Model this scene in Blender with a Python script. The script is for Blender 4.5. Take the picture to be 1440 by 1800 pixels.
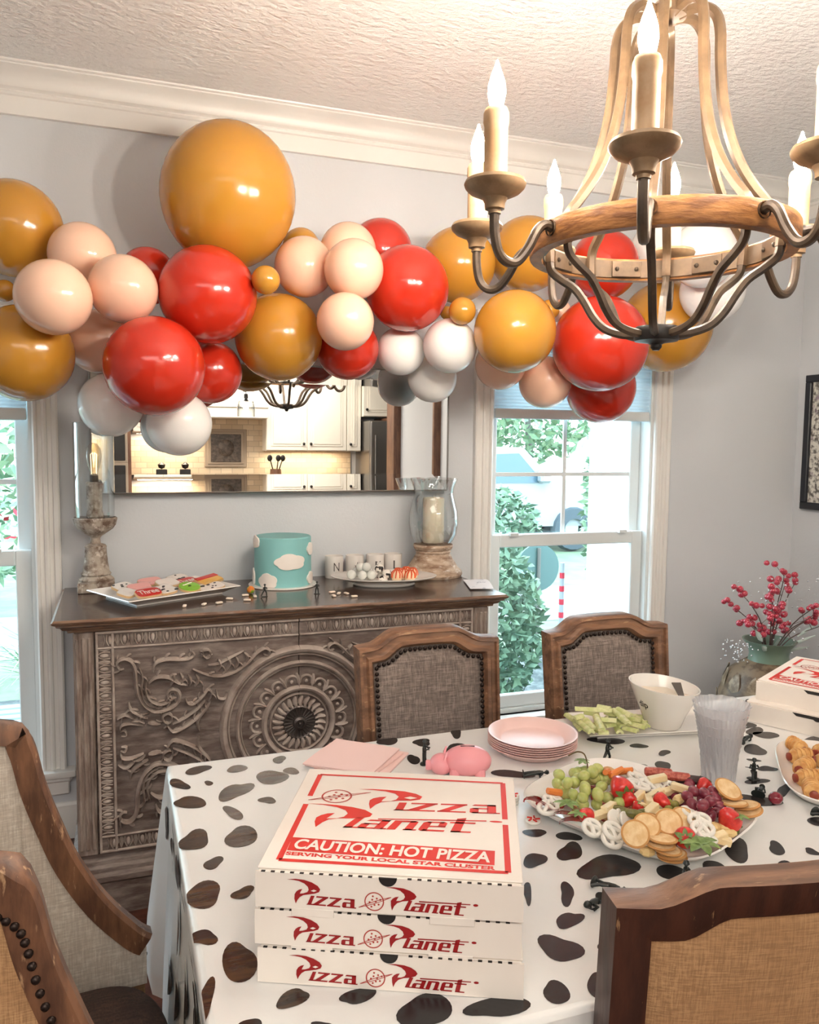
import bpy, bmesh, math, random
from mathutils import Vector, Matrix, noise
random.seed(7)
SC = bpy.context.scene
COL = SC.collection
PI = math.pi
for o in list(bpy.data.objects): bpy.data.objects.remove(o)

# ------------------------------------------------------------------ camera
cam_d = bpy.data.cameras.new('camera'); cam = bpy.data.objects.new('camera', cam_d); COL.objects.link(cam)
def _cam_axes(yaw, pit, rol):
    f = Vector((math.sin(yaw)*math.cos(pit), math.cos(yaw)*math.cos(pit), -math.sin(pit)))
    r = Vector((math.cos(yaw), -math.sin(yaw), 0)); u = r.cross(f)
    c, s = math.cos(rol), math.sin(rol)
    return c*r+s*u, -s*r+c*u, f
_r, _u, _f = _cam_axes(.347576, .08548596, .01063867)
cam.matrix_world = Matrix(((_r.x, _u.x, -_f.x, 0), (_r.y, _u.y, -_f.y, 0), (_r.z, _u.z, -_f.z, 1.5), (0, 0, 0, 1)))
cam_d.sensor_fit = 'VERTICAL'; cam_d.sensor_height = 36; cam_d.lens = 1420.3/1800*36
cam_d.clip_start = .05; cam_d.clip_end = 200
SC.camera = cam

# ------------------------------------------------------------------ sky, lights, exposure
SC.view_settings.view_transform = 'Standard'; SC.view_settings.look = 'None'
SC.view_settings.exposure = 1.08; SC.view_settings.gamma = 1; SC.view_settings.use_curve_mapping = False
SC.cycles.use_denoising = True
SC.cycles.max_bounces = 10; SC.cycles.diffuse_bounces = 5; SC.cycles.transparent_max_bounces = 24
SC.cycles.sample_clamp_indirect = 6; SC.cycles.caustics_reflective = False; SC.cycles.caustics_refractive = False
wd = bpy.data.worlds.new('sky'); SC.world = wd; wd.use_nodes = True
bg = wd.node_tree.nodes['Background']; bg.inputs[0].default_value = (.70, .87, 1, 1); bg.inputs[1].default_value = 5.0
def area(name, loc, size, power, col, rot=(0, 0, 0)):
    l = bpy.data.lights.new(name, 'AREA'); l.shape = 'RECTANGLE'; l.size, l.size_y = size; l.energy = power; l.color = col
    o = bpy.data.objects.new(name, l); COL.objects.link(o); o.location = loc; o.rotation_euler = rot; o['kind'] = 'structure'
    return o
def portal(name, loc, size):
    o = area(name, loc, size, 1, (1, 1, 1), (-PI/2, 0, 0)); o.data.cycles.is_portal = True
portal('window_portal', (1.952, 3.36, 1.13), (.84, 1.70)); portal('window_portal', (-.73, 3.36, 1.10), (.9, 1.64))
# unseen area fills added behind the camera to brighten the dining room
area('family_room_fill', (-.6, -1.6, 2.70), (2.6, 2.2), 46, (1, .95, .88))
area('kitchen_fill', (1.6, -3.9, 2.68), (2.4, 1.0), 48, (1, .93, .82))

# ------------------------------------------------------------------ helpers
class MB:
    def __init__(s): s.v = []; s.f = []; s.m = []; s.mi = 0
    def add(s, vs, fs):
        n = len(s.v); s.v += [tuple(v) for v in vs]
        for f in fs: s.f.append(tuple(i+n for i in f)); s.m.append(s.mi)
        return s
    def mat(s, i): s.mi = i; return s
    def xf(s, M, start=0):
        s.v[start:] = [tuple(M @ Vector(v)) for v in s.v[start:]]; return s
    def box(s, x0, x1, y0, y1, z0, z1, M=None):
        vs = [(x, y, z) for z in (z0, z1) for y in (y0, y1) for x in (x0, x1)]
        if M: vs = [M @ Vector(v) for v in vs]
        return s.add(vs, [(0, 2, 3, 1), (4, 5, 7, 6), (0, 1, 5, 4), (2, 6, 7, 3), (0, 4, 6, 2), (1, 3, 7, 5)])
    def rbox(s, x0, x1, y0, y1, z0, z1, b=.004, seg=1, M=None):
        bm = bmesh.new(); bmesh.ops.create_cube(bm, size=1)
        bmesh.ops.scale(bm, vec=(x1-x0, y1-y0, z1-z0), verts=bm.verts)
        bmesh.ops.bevel(bm, geom=bm.edges[:], offset=b, segments=seg, affect='EDGES', profile=.5)
        bmesh.ops.translate(bm, vec=((x0+x1)/2, (y0+y1)/2, (z0+z1)/2), verts=bm.verts)
        return s.frombm(bm, M)
    def frombm(s, bm, M=None):
        bm.verts.ensure_lookup_table(); bm.verts.index_update()
        vs = [M @ v.co if M else v.co for v in bm.verts]
        s.add(vs, [[v.index for v in f.verts] for f in bm.faces]); bm.free(); return s
    def lathe(s, prof, seg=24, c=(0, 0, 0), sx=1, sy=1, M=None, cap=False):
        vs = []; fs = []
        for r, z in prof:
            for k in range(seg):
                a = 2*PI*k/seg; vs.append(Vector((r*math.cos(a)*sx, r*math.sin(a)*sy, z)))
        for i in range(len(prof)-1):
            for k in range(seg):
                k2 = (k+1) % seg; fs.append((i*seg+k, i*seg+k2, (i+1)*seg+k2, (i+1)*seg+k))
        if cap and prof[0][0] > 1e-5: fs.append(tuple(range(seg))[::-1])
        if cap and prof[-1][0] > 1e-5: fs.append(tuple((len(prof)-1)*seg+k for k in range(seg)))
        if M: vs = [M @ v for v in vs]
        return s.add([v+Vector(c) for v in vs], fs)
    def sph(s, c, r, u=12, v=8, M=None):
        if not hasattr(r, '__len__'): r = (r, r, r)
        p = [(max(1e-6, math.sin(PI*i/v)), -math.cos(PI*i/v)) for i in range(v+1)]
        S = Matrix.Diagonal((r[0], r[1], r[2], 1))
        return s.lathe(p, u, c, M=(M @ S if M else S))
    def tube(s, path, rad, seg=8, cap=True, flat=1.0, up=None, closed=False):
        P = [Vector(p) for p in path]; n = len(P)
        R = rad if hasattr(rad, '__len__') else [rad]*n
        vs = []; fs = []; prev = None
        for i in range(n):
            if closed: t = P[(i+1) % n]-P[i-1]
            else: t = P[min(i+1, n-1)]-P[max(i-1, 0)]
            t = t.normalized() if t.length > 1e-9 else Vector((0, 0, 1))
            if up is not None: a = Vector(up)
            elif prev is not None: a = prev
            else: a = Vector((0, 0, 1)) if abs(t.z) < .9 else Vector((1, 0, 0))
            b = (a-t*a.dot(t))
            b = b.normalized() if b.length > 1e-6 else t.orthogonal().normalized()
            if up is None: prev = b
            w = t.cross(b)
            for k in range(seg):
                q = 2*PI*(k+.5)/seg; vs.append(P[i]+b*(math.cos(q)*R[i]*flat)+w*(math.sin(q)*R[i]))
        m = n if closed else n-1
        for i in range(m):
            j = (i+1) % n
            for k in range(seg):
                k2 = (k+1) % seg; fs.append((i*seg+k, i*seg+k2, j*seg+k2, j*seg+k))
        if cap and not closed: fs += [tuple(range(seg))[::-1], tuple((n-1)*seg+k for k in range(seg))]
        return s.add(vs, fs)
    def prism(s, poly, d0, d1, M=None):      # polygon in xy, extruded in z
        n = len(poly); vs = [Vector((p[0], p[1], d0)) for p in poly]+[Vector((p[0], p[1], d1)) for p in poly]
        if M: vs = [M @ v for v in vs]
        fs = [tuple(range(n))[::-1], tuple(range(n, 2*n))]+[(i, (i+1) % n, n+(i+1) % n, n+i) for i in range(n)]
        return s.add(vs, fs)
    def sheet(s, rows, closed=False):          # grid of points
        n = len(rows[0]); vs = [p for r in rows for p in r]; fs = []
        for i in range(len(rows)-1):
            for k in range(n if closed else n-1):
                k2 = (k+1) % n; fs.append((i*n+k, i*n+k2, (i+1)*n+k2, (i+1)*n+k))
        return s.add(vs, fs)
def mesh(name, mb, mats, smooth=35):
    me = bpy.data.meshes.new(name); me.from_pydata(mb.v, [], mb.f)
    for m in (mats if isinstance(mats, (list, tuple)) else [mats]): me.materials.append(m)
    if any(mb.m): me.polygons.foreach_set('material_index', mb.m)
    bm = bmesh.new(); bm.from_mesh(me); bmesh.ops.recalc_face_normals(bm, faces=bm.faces); bm.to_mesh(me); bm.free()
    if smooth:
        me.shade_smooth(); me.set_sharp_from_angle(angle=math.radians(smooth))
    me.update(); return me
def obj(name, mb, mats, parent=None, smooth=35, kind=None):
    me = mb if isinstance(mb, bpy.types.Mesh) else mesh(name, mb, mats, smooth)
    o = bpy.data.objects.new(name, me); COL.objects.link(o)
    if parent: o.parent = parent
    if kind: o['kind'] = kind
    return o
def tag(o, label, cat, group=None, loc=None, rz=None):
    o['label'] = label; o['category'] = cat
    if group: o['group'] = group
    if loc is not None: o.location = loc
    if rz is not None: o.rotation_euler = (0, 0, rz)
    return o
def thing(name, label, cat, loc=(0, 0, 0), rz=0, group=None):
    o = bpy.data.objects.new(name, None); COL.objects.link(o); o.empty_display_size = .05
    return tag(o, label, cat, group, loc, rz)
def struct(name, mb, mats, parent=None, smooth=35):
    o = obj(name, mb, mats, parent, smooth)
    if not parent: o['kind'] = 'structure'
    return o
def dup(root, loc, rz=None, label=None, rot=None, scale=None):
    c = root.copy(); COL.objects.link(c); c.location = loc
    if rz is not None: c.rotation_euler = (0, 0, rz)
    if rot is not None: c.rotation_euler = rot
    if scale is not None: c.scale = scale
    if label: c['label'] = label
    for ch in list(root.children):
        d = ch.copy(); COL.objects.link(d); d.parent = c
        for g in list(ch.children):
            e = g.copy(); COL.objects.link(e); e.parent = d
    return c
def RT(loc=(0, 0, 0), rot=(0, 0, 0), sc=(1, 1, 1)):
    from mathutils import Euler
    return Matrix.LocRotScale(Vector(loc), Euler(rot), Vector(sc))
def smoothpath(pts, n=6):                        # Catmull-Rom
    P = [Vector(p if len(p) == 3 else (p[0], p[1], 0)) for p in pts]; out = []
    for i in range(len(P)-1):
        a, b, c, d = P[max(i-1, 0)], P[i], P[i+1], P[min(i+2, len(P)-1)]
        for k in range(n):
            t = k/n; out.append(.5*((2*b)+(c-a)*t+(2*a-5*b+4*c-d)*t*t+(3*b-a-3*c+d)*t**3))
    return out+[P[-1]]
def text2d(s, offset=0, shear=0):
    cu = bpy.data.curves.new('txt', 'FONT'); cu.body = s; cu.offset = offset; cu.shear = shear; cu.resolution_u = 4
    o = bpy.data.objects.new('txt', cu); COL.objects.link(o)
    dg = bpy.context.evaluated_depsgraph_get(); dg.update(); ev = o.evaluated_get(dg); me = ev.to_mesh()
    vs = [(v.co.x, v.co.y) for v in me.vertices]; fs = [tuple(p.vertices) for p in me.polygons]
    ev.to_mesh_clear(); bpy.data.objects.remove(o); bpy.data.curves.remove(cu)
    x0, x1 = min(v[0] for v in vs), max(v[0] for v in vs); y0, y1 = min(v[1] for v in vs), max(v[1] for v in vs)
    return [((v[0]-x0)/(x1-x0), (v[1]-y0)/(y1-y0)) for v in vs], fs
def quadmap(q, p):
    (x, y) = p; a, b, c, d = q                       # BL BR TR TL
    return tuple(a[i]*(1-x)*(1-y)+b[i]*x*(1-y)+c[i]*x*y+d[i]*(1-x)*y for i in range(len(a)))

# ------------------------------------------------------------------ materials
def nd(nt, t, **kw):
    n = nt.nodes.new(t)
    for k, v in kw.items(): setattr(n, k, v)
    return n
def M(name, col, rough=.5, col2=None, scale=8, stretch=(1, 1, 1), lo=.4, hi=.6, detail=6, bump=0, bscale=None, bstretch=None,
      metal=0, coat=0, spec=.5, sss=0, emit=None, weave=0, trans=0, col3=None, l3=.6, h3=.75, s3=None, dist=0, bdist=.01, wk=.62):
    m = bpy.data.materials.new(name); m.use_nodes = True; nt = m.node_tree; L = nt.links.new
    b = nt.nodes['Principled BSDF']; I = b.inputs
    I['Base Color'].default_value = (*col, 1); I['Roughness'].default_value = rough; I['Metallic'].default_value = metal
    I['Specular IOR Level'].default_value = spec; I['Coat Weight'].default_value = coat; I['Coat Roughness'].default_value = .08
    if sss: I['Subsurface Weight'].default_value = sss; I['Subsurface Radius'].default_value = (.02, .01, .008)
    if trans: I['Transmission Weight'].default_value = trans
    if emit: I['Emission Color'].default_value = (*emit[0], 1); I['Emission Strength'].default_value = emit[1]
    tc = nd(nt, 'ShaderNodeTexCoord')
    def noi(sc, st, det, ds=0):
        mp = nd(nt, 'ShaderNodeMapping'); mp.inputs['Scale'].default_value = st; L(tc.outputs['Object'], mp.inputs[0])
        n = nd(nt, 'ShaderNodeTexNoise'); n.inputs['Scale'].default_value = sc; n.inputs['Detail'].default_value = det
        n.inputs['Roughness'].default_value = .6; n.inputs['Distortion'].default_value = ds
        L(mp.outputs[0], n.inputs['Vector']); return n.outputs[0]
    def ramp(src, lo, hi):
        r = nd(nt, 'ShaderNodeMapRange'); r.inputs[1].default_value = lo; r.inputs[2].default_value = hi; L(src, r.inputs[0]); return r.outputs[0]
    def mix(f, a, b2):
        x = nd(nt, 'ShaderNodeMix', data_type='RGBA'); L(f, x.inputs[0])
        for k, v in ((6, a), (7, b2)):
            if isinstance(v, tuple): x.inputs[k].default_value = (*v, 1)
            else: L(v, x.inputs[k])
        return x.outputs[2]
    c = None
    if col2 is not None:
        c = mix(ramp(noi(scale, stretch, detail, dist), lo, hi), col, col2)
        if col3 is not None: c = mix(ramp(noi(s3 or scale*2.3, stretch, detail), l3, h3), c, col3)
    hgt = None
    if weave:
        a2 = nd(nt, 'ShaderNodeMath', operation='ADD'); L(noi(weave, (1, .5, .07), 3), a2.inputs[0]); L(noi(weave, (.07, .5, 1), 3), a2.inputs[1])
        hgt = a2.outputs[0]; base = c if c is not None else tuple(col)
        dk = tuple(x*wk for x in (col2 or col)); c = mix(ramp(hgt, 1.16, .84), base, dk)
    if c is not None: L(c, I['Base Color'])
    if bump:
        h = hgt if hgt is not None else noi(bscale or scale, bstretch or stretch, 5)
        bp = nd(nt, 'ShaderNodeBump'); bp.inputs['Strength'].default_value = bump; bp.inputs['Distance'].default_value = bdist
        L(h, bp.inputs['Height']); L(bp.outputs[0], I['Normal'])
    return m
def glass(name, tint=(1, 1, 1), base=.04, edge=.55, rough=.02, milk=0):
    m = bpy.data.materials.new(name); m.use_nodes = True; nt = m.node_tree; L = nt.links.new
    nt.nodes.remove(nt.nodes['Principled BSDF']); out = nt.nodes['Material Output']
    t = nd(nt, 'ShaderNodeBsdfTransparent'); t.inputs[0].default_value = (*tint, 1)
    g = nd(nt, 'ShaderNodeBsdfGlossy'); g.inputs['Roughness'].default_value = rough
    lw = nd(nt, 'ShaderNodeLayerWeight'); lw.inputs[0].default_value = .35
    mr = nd(nt, 'ShaderNodeMapRange'); mr.inputs[3].default_value = base; mr.inputs[4].default_value = edge; L(lw.outputs['Facing'], mr.inputs[0])
    mx = nd(nt, 'ShaderNodeMixShader'); L(mr.outputs[0], mx.inputs[0]); L(t.outputs[0], mx.inputs[1]); L(g.outputs[0], mx.inputs[2]); L(mx.outputs[0], out.inputs[0])
    if milk:
        tr = nd(nt, 'ShaderNodeBsdfTranslucent'); tr.inputs[0].default_value = (.95, .95, .97, 1); df = nd(nt, 'ShaderNodeBsdfDiffuse'); df.inputs[0].default_value = (.93, .93, .96, 1)
        m1 = nd(nt, 'ShaderNodeMixShader'); L(tr.outputs[0], m1.inputs[1]); L(df.outputs[0], m1.inputs[2])
        m2 = nd(nt, 'ShaderNodeMixShader'); m2.inputs[0].default_value = milk; L(mx.outputs[0], m2.inputs[1]); L(m1.outputs[0], m2.inputs[2]); L(m2.outputs[0], out.inputs[0])
    return m
def translucent(name, col, f=.6):
    m = bpy.data.materials.new(name); m.use_nodes = True; nt = m.node_tree; L = nt.links.new
    nt.nodes.remove(nt.nodes['Principled BSDF']); t = nd(nt, 'ShaderNodeBsdfTranslucent'); d = nd(nt, 'ShaderNodeBsdfDiffuse'); x = nd(nt, 'ShaderNodeMixShader'); x.inputs[0].default_value = f
    t.inputs[0].default_value = (*col, 1); d.inputs[0].default_value = (*col, 1); L(d.outputs[0], x.inputs[1]); L(t.outputs[0], x.inputs[2]); L(x.outputs[0], nt.nodes['Material Output'].inputs[0])
    return m
def rgb(r, g, b): return tuple(((c/255)/12.92 if c/255 <= .04045 else ((c/255+.055)/1.055)**2.4) for c in (r, g, b))
MT = {}
MT['wall'] = M('wall_paint', rgb(210, 213, 217), .75, bump=.08, bscale=90)
MT['ceil'] = M('ceiling_texture', rgb(246, 245, 243), .9, bump=1, bscale=30, bstretch=(1, 1.5, 1), bdist=.018)
MT['white'] = M('white_trim_paint', rgb(232, 230, 226), .35)
MT['vinyl'] = M('window_vinyl', rgb(226, 232, 233), .4)
MT['pane'] = glass('window_glass', (.97, 1, .99), .02, .25)
MT['glass'] = glass('clear_glass', (.97, .985, .985), .05, .75)
MT['floor'] = M('floor_wood', rgb(92, 52, 38), .35, rgb(60, 30, 22), 5, (1, 8, 1), bump=.1)
MT['sb'] = M('distressed_grey_brown_wood', rgb(106, 91, 84), .5, rgb(142, 129, 121), 9, (1.2, 6, 5), .42, .66, bump=.25, col3=rgb(70, 52, 44), l3=.5, h3=.75, s3=7)
MT['sbv'] = M('distressed_upright_wood', rgb(126, 108, 98), .5, rgb(164, 150, 140), 9, (6, 6, 1), .42, .66, bump=.25, col3=rgb(70, 52, 44), l3=.5, h3=.75, s3=7)
MT['sbtop'] = M('dark_polished_wood', rgb(84, 62, 50), .22, rgb(58, 42, 34), 8, (1, 7, 4), bump=.08, coat=.3)
MT['sbedge'] = M('worn_top_edge', rgb(132, 104, 84), .4, rgb(96, 74, 62), 9, (1.2, 6, 9), bump=.2, col3=rgb(150, 140, 134), l3=.55, h3=.7, s3=8)
MT['carve'] = M('carved_wood', rgb(182, 168, 158), .45, rgb(140, 122, 112), 14, (1, 1, 1), .4, .7, bump=.2)
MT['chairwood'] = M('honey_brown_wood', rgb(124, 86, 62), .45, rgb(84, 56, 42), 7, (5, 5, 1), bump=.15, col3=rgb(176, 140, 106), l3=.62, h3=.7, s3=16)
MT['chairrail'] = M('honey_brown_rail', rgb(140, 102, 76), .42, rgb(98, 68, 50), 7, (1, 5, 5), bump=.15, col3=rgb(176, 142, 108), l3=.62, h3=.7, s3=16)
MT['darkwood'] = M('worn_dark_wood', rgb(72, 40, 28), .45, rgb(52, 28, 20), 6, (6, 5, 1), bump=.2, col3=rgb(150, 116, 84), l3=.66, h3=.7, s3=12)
MT['linen'] = M('grey_linen', rgb(150, 136, 127), .9, rgb(130, 116, 108), 46, (1, 1, 1), weave=300, bump=.3)
MT['burlap'] = M('tan_burlap', rgb(186, 146, 104), .9, rgb(170, 128, 88), 6, weave=420, bump=.2, wk=.76)
MT['cream'] = M('cream_linen', rgb(212, 204, 192), .92, rgb(196, 184, 170), 60, weave=420, bump=.12, wk=.85)
MT['seatbrown'] = M('dark_seat_fabric', rgb(84, 62, 52), .8, rgb(62, 46, 40), 14, weave=300, bump=.15)
MT['nail'] = M('dark_bronze', rgb(50, 40, 36), .35, metal=.8)
MT['cloth'] = M('white_plastic_cloth', rgb(232, 231, 228), .3, bump=.22, bscale=7, spec=.5)
MT['spot'] = M('black_print', rgb(30, 28, 30), .25, rgb(44, 38, 36), 5, (1, 1, 1), .4, .7, bump=.22, bscale=7)
MT['spotbrown'] = M('brown_black_print', rgb(34, 28, 26), .25, rgb(78, 56, 38), 26, (.5, 2.4, 1), .38, .62, bump=.22, bscale=7)
MT['card'] = M('white_cardboard', rgb(236, 228, 219), .65, rgb(230, 220, 210), 3)
MT['kraft'] = M('inner_cardboard', rgb(150, 112, 82), .8)
MT['redink'] = M('red_ink', rgb(206, 44, 34), .5)
MT['darkred'] = M('dark_red_ink', rgb(150, 14, 20), .5)
MT['inkline'] = M('thin_red_ink', rgb(176, 60, 50), .5)
MT['black'] = M('black_matte', rgb(28, 24, 24), .5)
MT['army'] = M('black_green_plastic', rgb(34, 38, 36), .35)
MT['mus'] = M('mustard_latex', rgb(186, 132, 48), .18, spec=.6, sss=.1)
MT['red'] = M('red_latex', rgb(190, 46, 28), .16, spec=.6, sss=.1)
MT['pea'] = M('peach_latex', rgb(238, 196, 170), .18, spec=.5, sss=.1)
MT['whi'] = M('white_latex', rgb(240, 238, 235), .18, spec=.5, sss=.1)
MT['mirror'] = M('mirror_silver', (.9, .9, .89), .0, metal=1)
MT['china'] = M('white_china', rgb(240, 236, 230), .15, coat=.4)
MT['stone'] = M('weathered_stone', rgb(176, 164, 150), .8, rgb(108, 88, 74), 22, (1, 1, 1), .45, .62, bump=.6, col3=rgb(214, 206, 194), l3=.55, h3=.7)
MT['stonewood'] = M('weathered_wood', rgb(186, 164, 142), .7, rgb(126, 96, 74), 14, (1, 1, 3), .45, .65, bump=.4, col3=rgb(220, 210, 198), l3=.55, h3=.7)
MT['wax'] = M('ivory_wax', rgb(240, 226, 202), .5, sss=.3)
MT['bronze'] = M('aged_bronze', rgb(92, 76, 60), .42, rgb(66, 54, 44), 20, metal=.35)
MT['bronzelt'] = M('champagne_bronze', rgb(158, 130, 98), .42, rgb(132, 106, 78), 20, metal=.3)
MT['strap'] = M('strap_bronze', rgb(112, 88, 64), .42, rgb(92, 72, 52), 20, metal=.3)
MT['iron'] = M('dark_iron', rgb(44, 40, 38), .4, metal=.4)
MT['ringwood'] = M('ring_wood', rgb(176, 120, 66), .5, rgb(122, 76, 40), 9, (2, 2, 10), bump=.25)
MT['bulb'] = M('lit_bulb', (1, .9, .72), .3, emit=((1, .90, .77), 325))
MT['candle'] = M('candle_sleeve', rgb(206, 176, 140), .5, rgb(190, 150, 108), 12)
# measured positions
BALL=[
('M1',0.366,2.812,2.313,0.2253),
('M2',-0.296,2.920,2.167,0.1524),
('M3',-0.262,2.765,1.761,0.1484),
('M4',-0.321,2.860,1.961,0.0339),
('P5',-0.090,2.800,2.075,0.1039),
('P6',-0.163,2.579,1.906,0.1081),
('P7',0.028,2.652,1.956,0.1037),
('P8',-0.052,2.891,1.822,0.1050),
('R9',0.112,2.960,2.059,0.0973),
('R10',0.283,2.687,1.963,0.1559),
('R11',0.113,2.596,1.723,0.1519),
('R12',0.309,2.887,1.736,0.1100),
('M13',0.535,2.826,1.859,0.1517),
('M14',0.449,2.584,2.003,0.0445),
('P15',0.618,2.793,2.098,0.1035),
('M16',0.644,2.960,2.204,0.0681),
('P17',0.792,2.861,2.180,0.1018),
('P18',0.752,2.644,2.071,0.1001),
('P19',0.708,2.587,1.891,0.0944),
('R20',0.958,3.006,2.225,0.1236),
('R21',0.980,2.754,2.045,0.1513),
('R22',0.796,2.878,1.840,0.1158),
('W23',1.003,2.881,1.840,0.0911),
('W24',1.139,2.735,1.850,0.0986),
('W25',1.161,2.960,1.751,0.0952),
('W26',-0.015,2.860,1.615,0.1050),
('W27',0.199,2.833,1.555,0.1090),
('M28',1.221,2.865,2.168,0.1413),
('M29',1.512,2.860,2.232,0.1454),
('M30',1.144,2.638,1.960,0.0477),
('M31',1.141,2.770,1.972,0.0249),
('M32',1.318,2.576,1.891,0.1453),
('M33',1.562,2.770,2.010,0.0391),
('P34',1.659,2.860,2.025,0.0450),
('P35',1.405,2.860,1.807,0.0992),
('P36',1.604,2.865,1.745,0.1039),
('R37',1.702,2.632,1.874,0.1802),
('R38',1.866,2.873,1.731,0.1443),
('R39',1.798,2.770,2.197,0.1351),
('M40',2.233,2.952,2.010,0.1960),
('W41',2.224,2.654,2.108,0.1257),
('W42',2.123,2.844,2.298,0.1308),
('W43',2.055,2.510,2.206,0.1220),
]
SPOTS=[(0.3087, 1.7262, 0.0389, 0.0331, 0.9186), (0.1585, 1.8188, 0.0275, 0.0228, -2.9016), (0.2428, 1.7974, 0.0239, 0.0197, 3.0641), (0.113, 1.7533, 0.0313, 0.0164, 2.0049), (0.1738, 1.739, 0.0125, 0.0092, 1.7668), (0.2218, 1.6781, 0.0502, 0.0262, 0.964), (0.1285, 1.6542, 0.0393, 0.0234, 2.3611), (0.2048, 1.5798, 0.0321, 0.0151, 1.9269), (0.2791, 1.6149, 0.0183, 0.0155, 2.341), (0.1222, 1.49, 0.0384, 0.0272, 1.4506), (0.2067, 1.4754, 0.0412, 0.0297, 1.6412), (0.1458, 1.3952, 0.0206, 0.0159, 1.2588), (0.1198, 1.2996, 0.0386, 0.0292, 1.6753), (0.1811, 1.2837, 0.0195, 0.0162, -2.479), (0.1074, 1.182, 0.0208, 0.0192, 2.0342), (0.1498, 1.1064, 0.048, 0.0227, 1.3931), (0.0968, 1.0418, 0.0409, 0.0108, 1.3247), (0.3428, 1.8201, 0.0209, 0.0155, 1.5551), (0.3558, 1.7463, 0.0198, 0.0172, 1.8212), (0.6199, 1.8509, 0.031, 0.0209, -2.4006), (0.6977, 1.8171, 0.0267, 0.0207, -2.7183), (0.8032, 1.8491, 0.0328, 0.0145, 1.1456), (0.7657, 1.7474, 0.0366, 0.0325, -3.0902), (0.6402, 1.7217, 0.0313, 0.0132, 1.2471), (0.6301, 1.7653, 0.0107, 0.0095, 1.16), (0.8219, 1.5746, 0.0431, 0.0223, 2.705), (0.2062, 1.007, 0.0254, 0.0148, -2.7048), (0.2908, 0.9837, 0.0273, 0.0128, -2.9059), (0.3657, 0.9281, 0.0344, 0.0319, 3.0333), (0.4593, 0.9035, 0.0449, 0.0183, -3.1315), (0.6871, 1.2221, 0.0284, 0.0185, -2.4181), (0.6255, 1.1326, 0.0346, 0.0065, -2.0685), (0.6003, 0.9857, 0.0322, 0.0295, 1.7233), (0.1457, 0.9761, 0.0143, 0.0122, -2.6711), (0.2317, 0.9464, 0.013, 0.0061, 2.7827), (0.764, 1.2283, 0.0364, 0.0201, -2.213), (0.6862, 1.1101, 0.0321, 0.0124, 1.0824), (0.6501, 1.0426, 0.0304, 0.0144, -2.6746), (0.5465, 0.9029, 0.0248, 0.0169, 1.5242), (0.6048, 0.8975, 0.0251, 0.0123, 0.9808), (0.6622, 0.9699, 0.0114, 0.0065, -2.2749), (0.7996, 1.1597, 0.0574, 0.037, -2.9493), (0.8964, 1.1063, 0.0316, 0.0245, 3.0091), (0.9711, 1.0814, 0.0431, 0.0209, 1.1376), (1.032, 1.0271, 0.0124, 0.0068, 3.0441), (1.059, 1.1353, 0.0462, 0.0218, 0.8519), (1.0964, 1.0544, 0.0282, 0.0165, -2.6891), (1.1426, 1.6826, 0.042, 0.024, 2.7443), (1.198, 1.6278, 0.0222, 0.0145, 3.0863), (1.0808, 1.762, 0.017, 0.0085, -2.1894), (0.8813, 1.5158, 0.0248, 0.0111, 1.005), (0.8402, 1.4529, 0.0185, 0.0153, -2.7596), (0.9813, 1.5416, 0.039, 0.0151, 3.0562), (1.1119, 1.512, 0.0295, 0.021, -2.6087), (1.1766, 1.5045, 0.0323, 0.016, -2.3382), (1.2079, 1.4101, 0.027, 0.0138, -2.413), (1.454, 1.516, 0.0376, 0.0249, -2.5206), (1.403, 1.4648, 0.016, 0.0077, 2.4397), (1.3956, 1.4141, 0.0238, 0.0146, -3.0577), (1.3208, 1.3659, 0.0269, 0.0144, 3.0315), (1.2483, 1.2903, 0.046, 0.027, 2.5291), (1.3408, 1.3096, 0.0385, 0.0112, 0.6907), (1.5577, 1.588, 0.0296, 0.027, 1.8882), (1.1336, 1.1163, 0.0254, 0.0143, 1.0898), (1.1857, 1.0852, 0.0129, 0.0119, 1.8712), (1.2302, 1.5705, 0.02, 0.0125, -2.475), (0.7365, 1.3127, 0.0214, 0.0162, 2.6688), (0.7914, 1.2799, 0.0213, 0.0182, 2.212), (1.2478, 1.7291, 0.0458, 0.0247, 2.9569), (1.0746, 0.9884, 0.0202, 0.0099, 2.9971), (0.5641, 1.1097, 0.0229, 0.0178, 0.8988), (0.449, 1.2785, 0.0398, 0.0382, 2.881), (0.376, 1.3885, 0.0428, 0.0313, 1.3813), (0.6319, 1.3975, 0.045, 0.0335, 2.934), (0.6057, 1.5142, 0.0384, 0.0253, 2.2001), (0.3688, 1.5381, 0.0348, 0.0302, 2.5245), (0.3357, 1.1088, 0.0498, 0.0292, 2.0626), (1.6528, 1.5104, 0.049, 0.028, -3.1005), (0.4229, 0.8553, 0.0286, 0.0193, 2.9044), (0.2803, 0.8748, 0.0283, 0.0213, 2.4059), (0.5021, 0.7979, 0.0282, 0.0181, 2.9626), (0.8113, 0.9767, 0.0394, 0.0323, -2.5752), (0.701, 0.8991, 0.0379, 0.0276, -2.7658), (0.8639, 0.9127, 0.04, 0.0264, -2.9226), (1.2959, 1.1738, 0.0272, 0.0163, -2.9593)]
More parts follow.
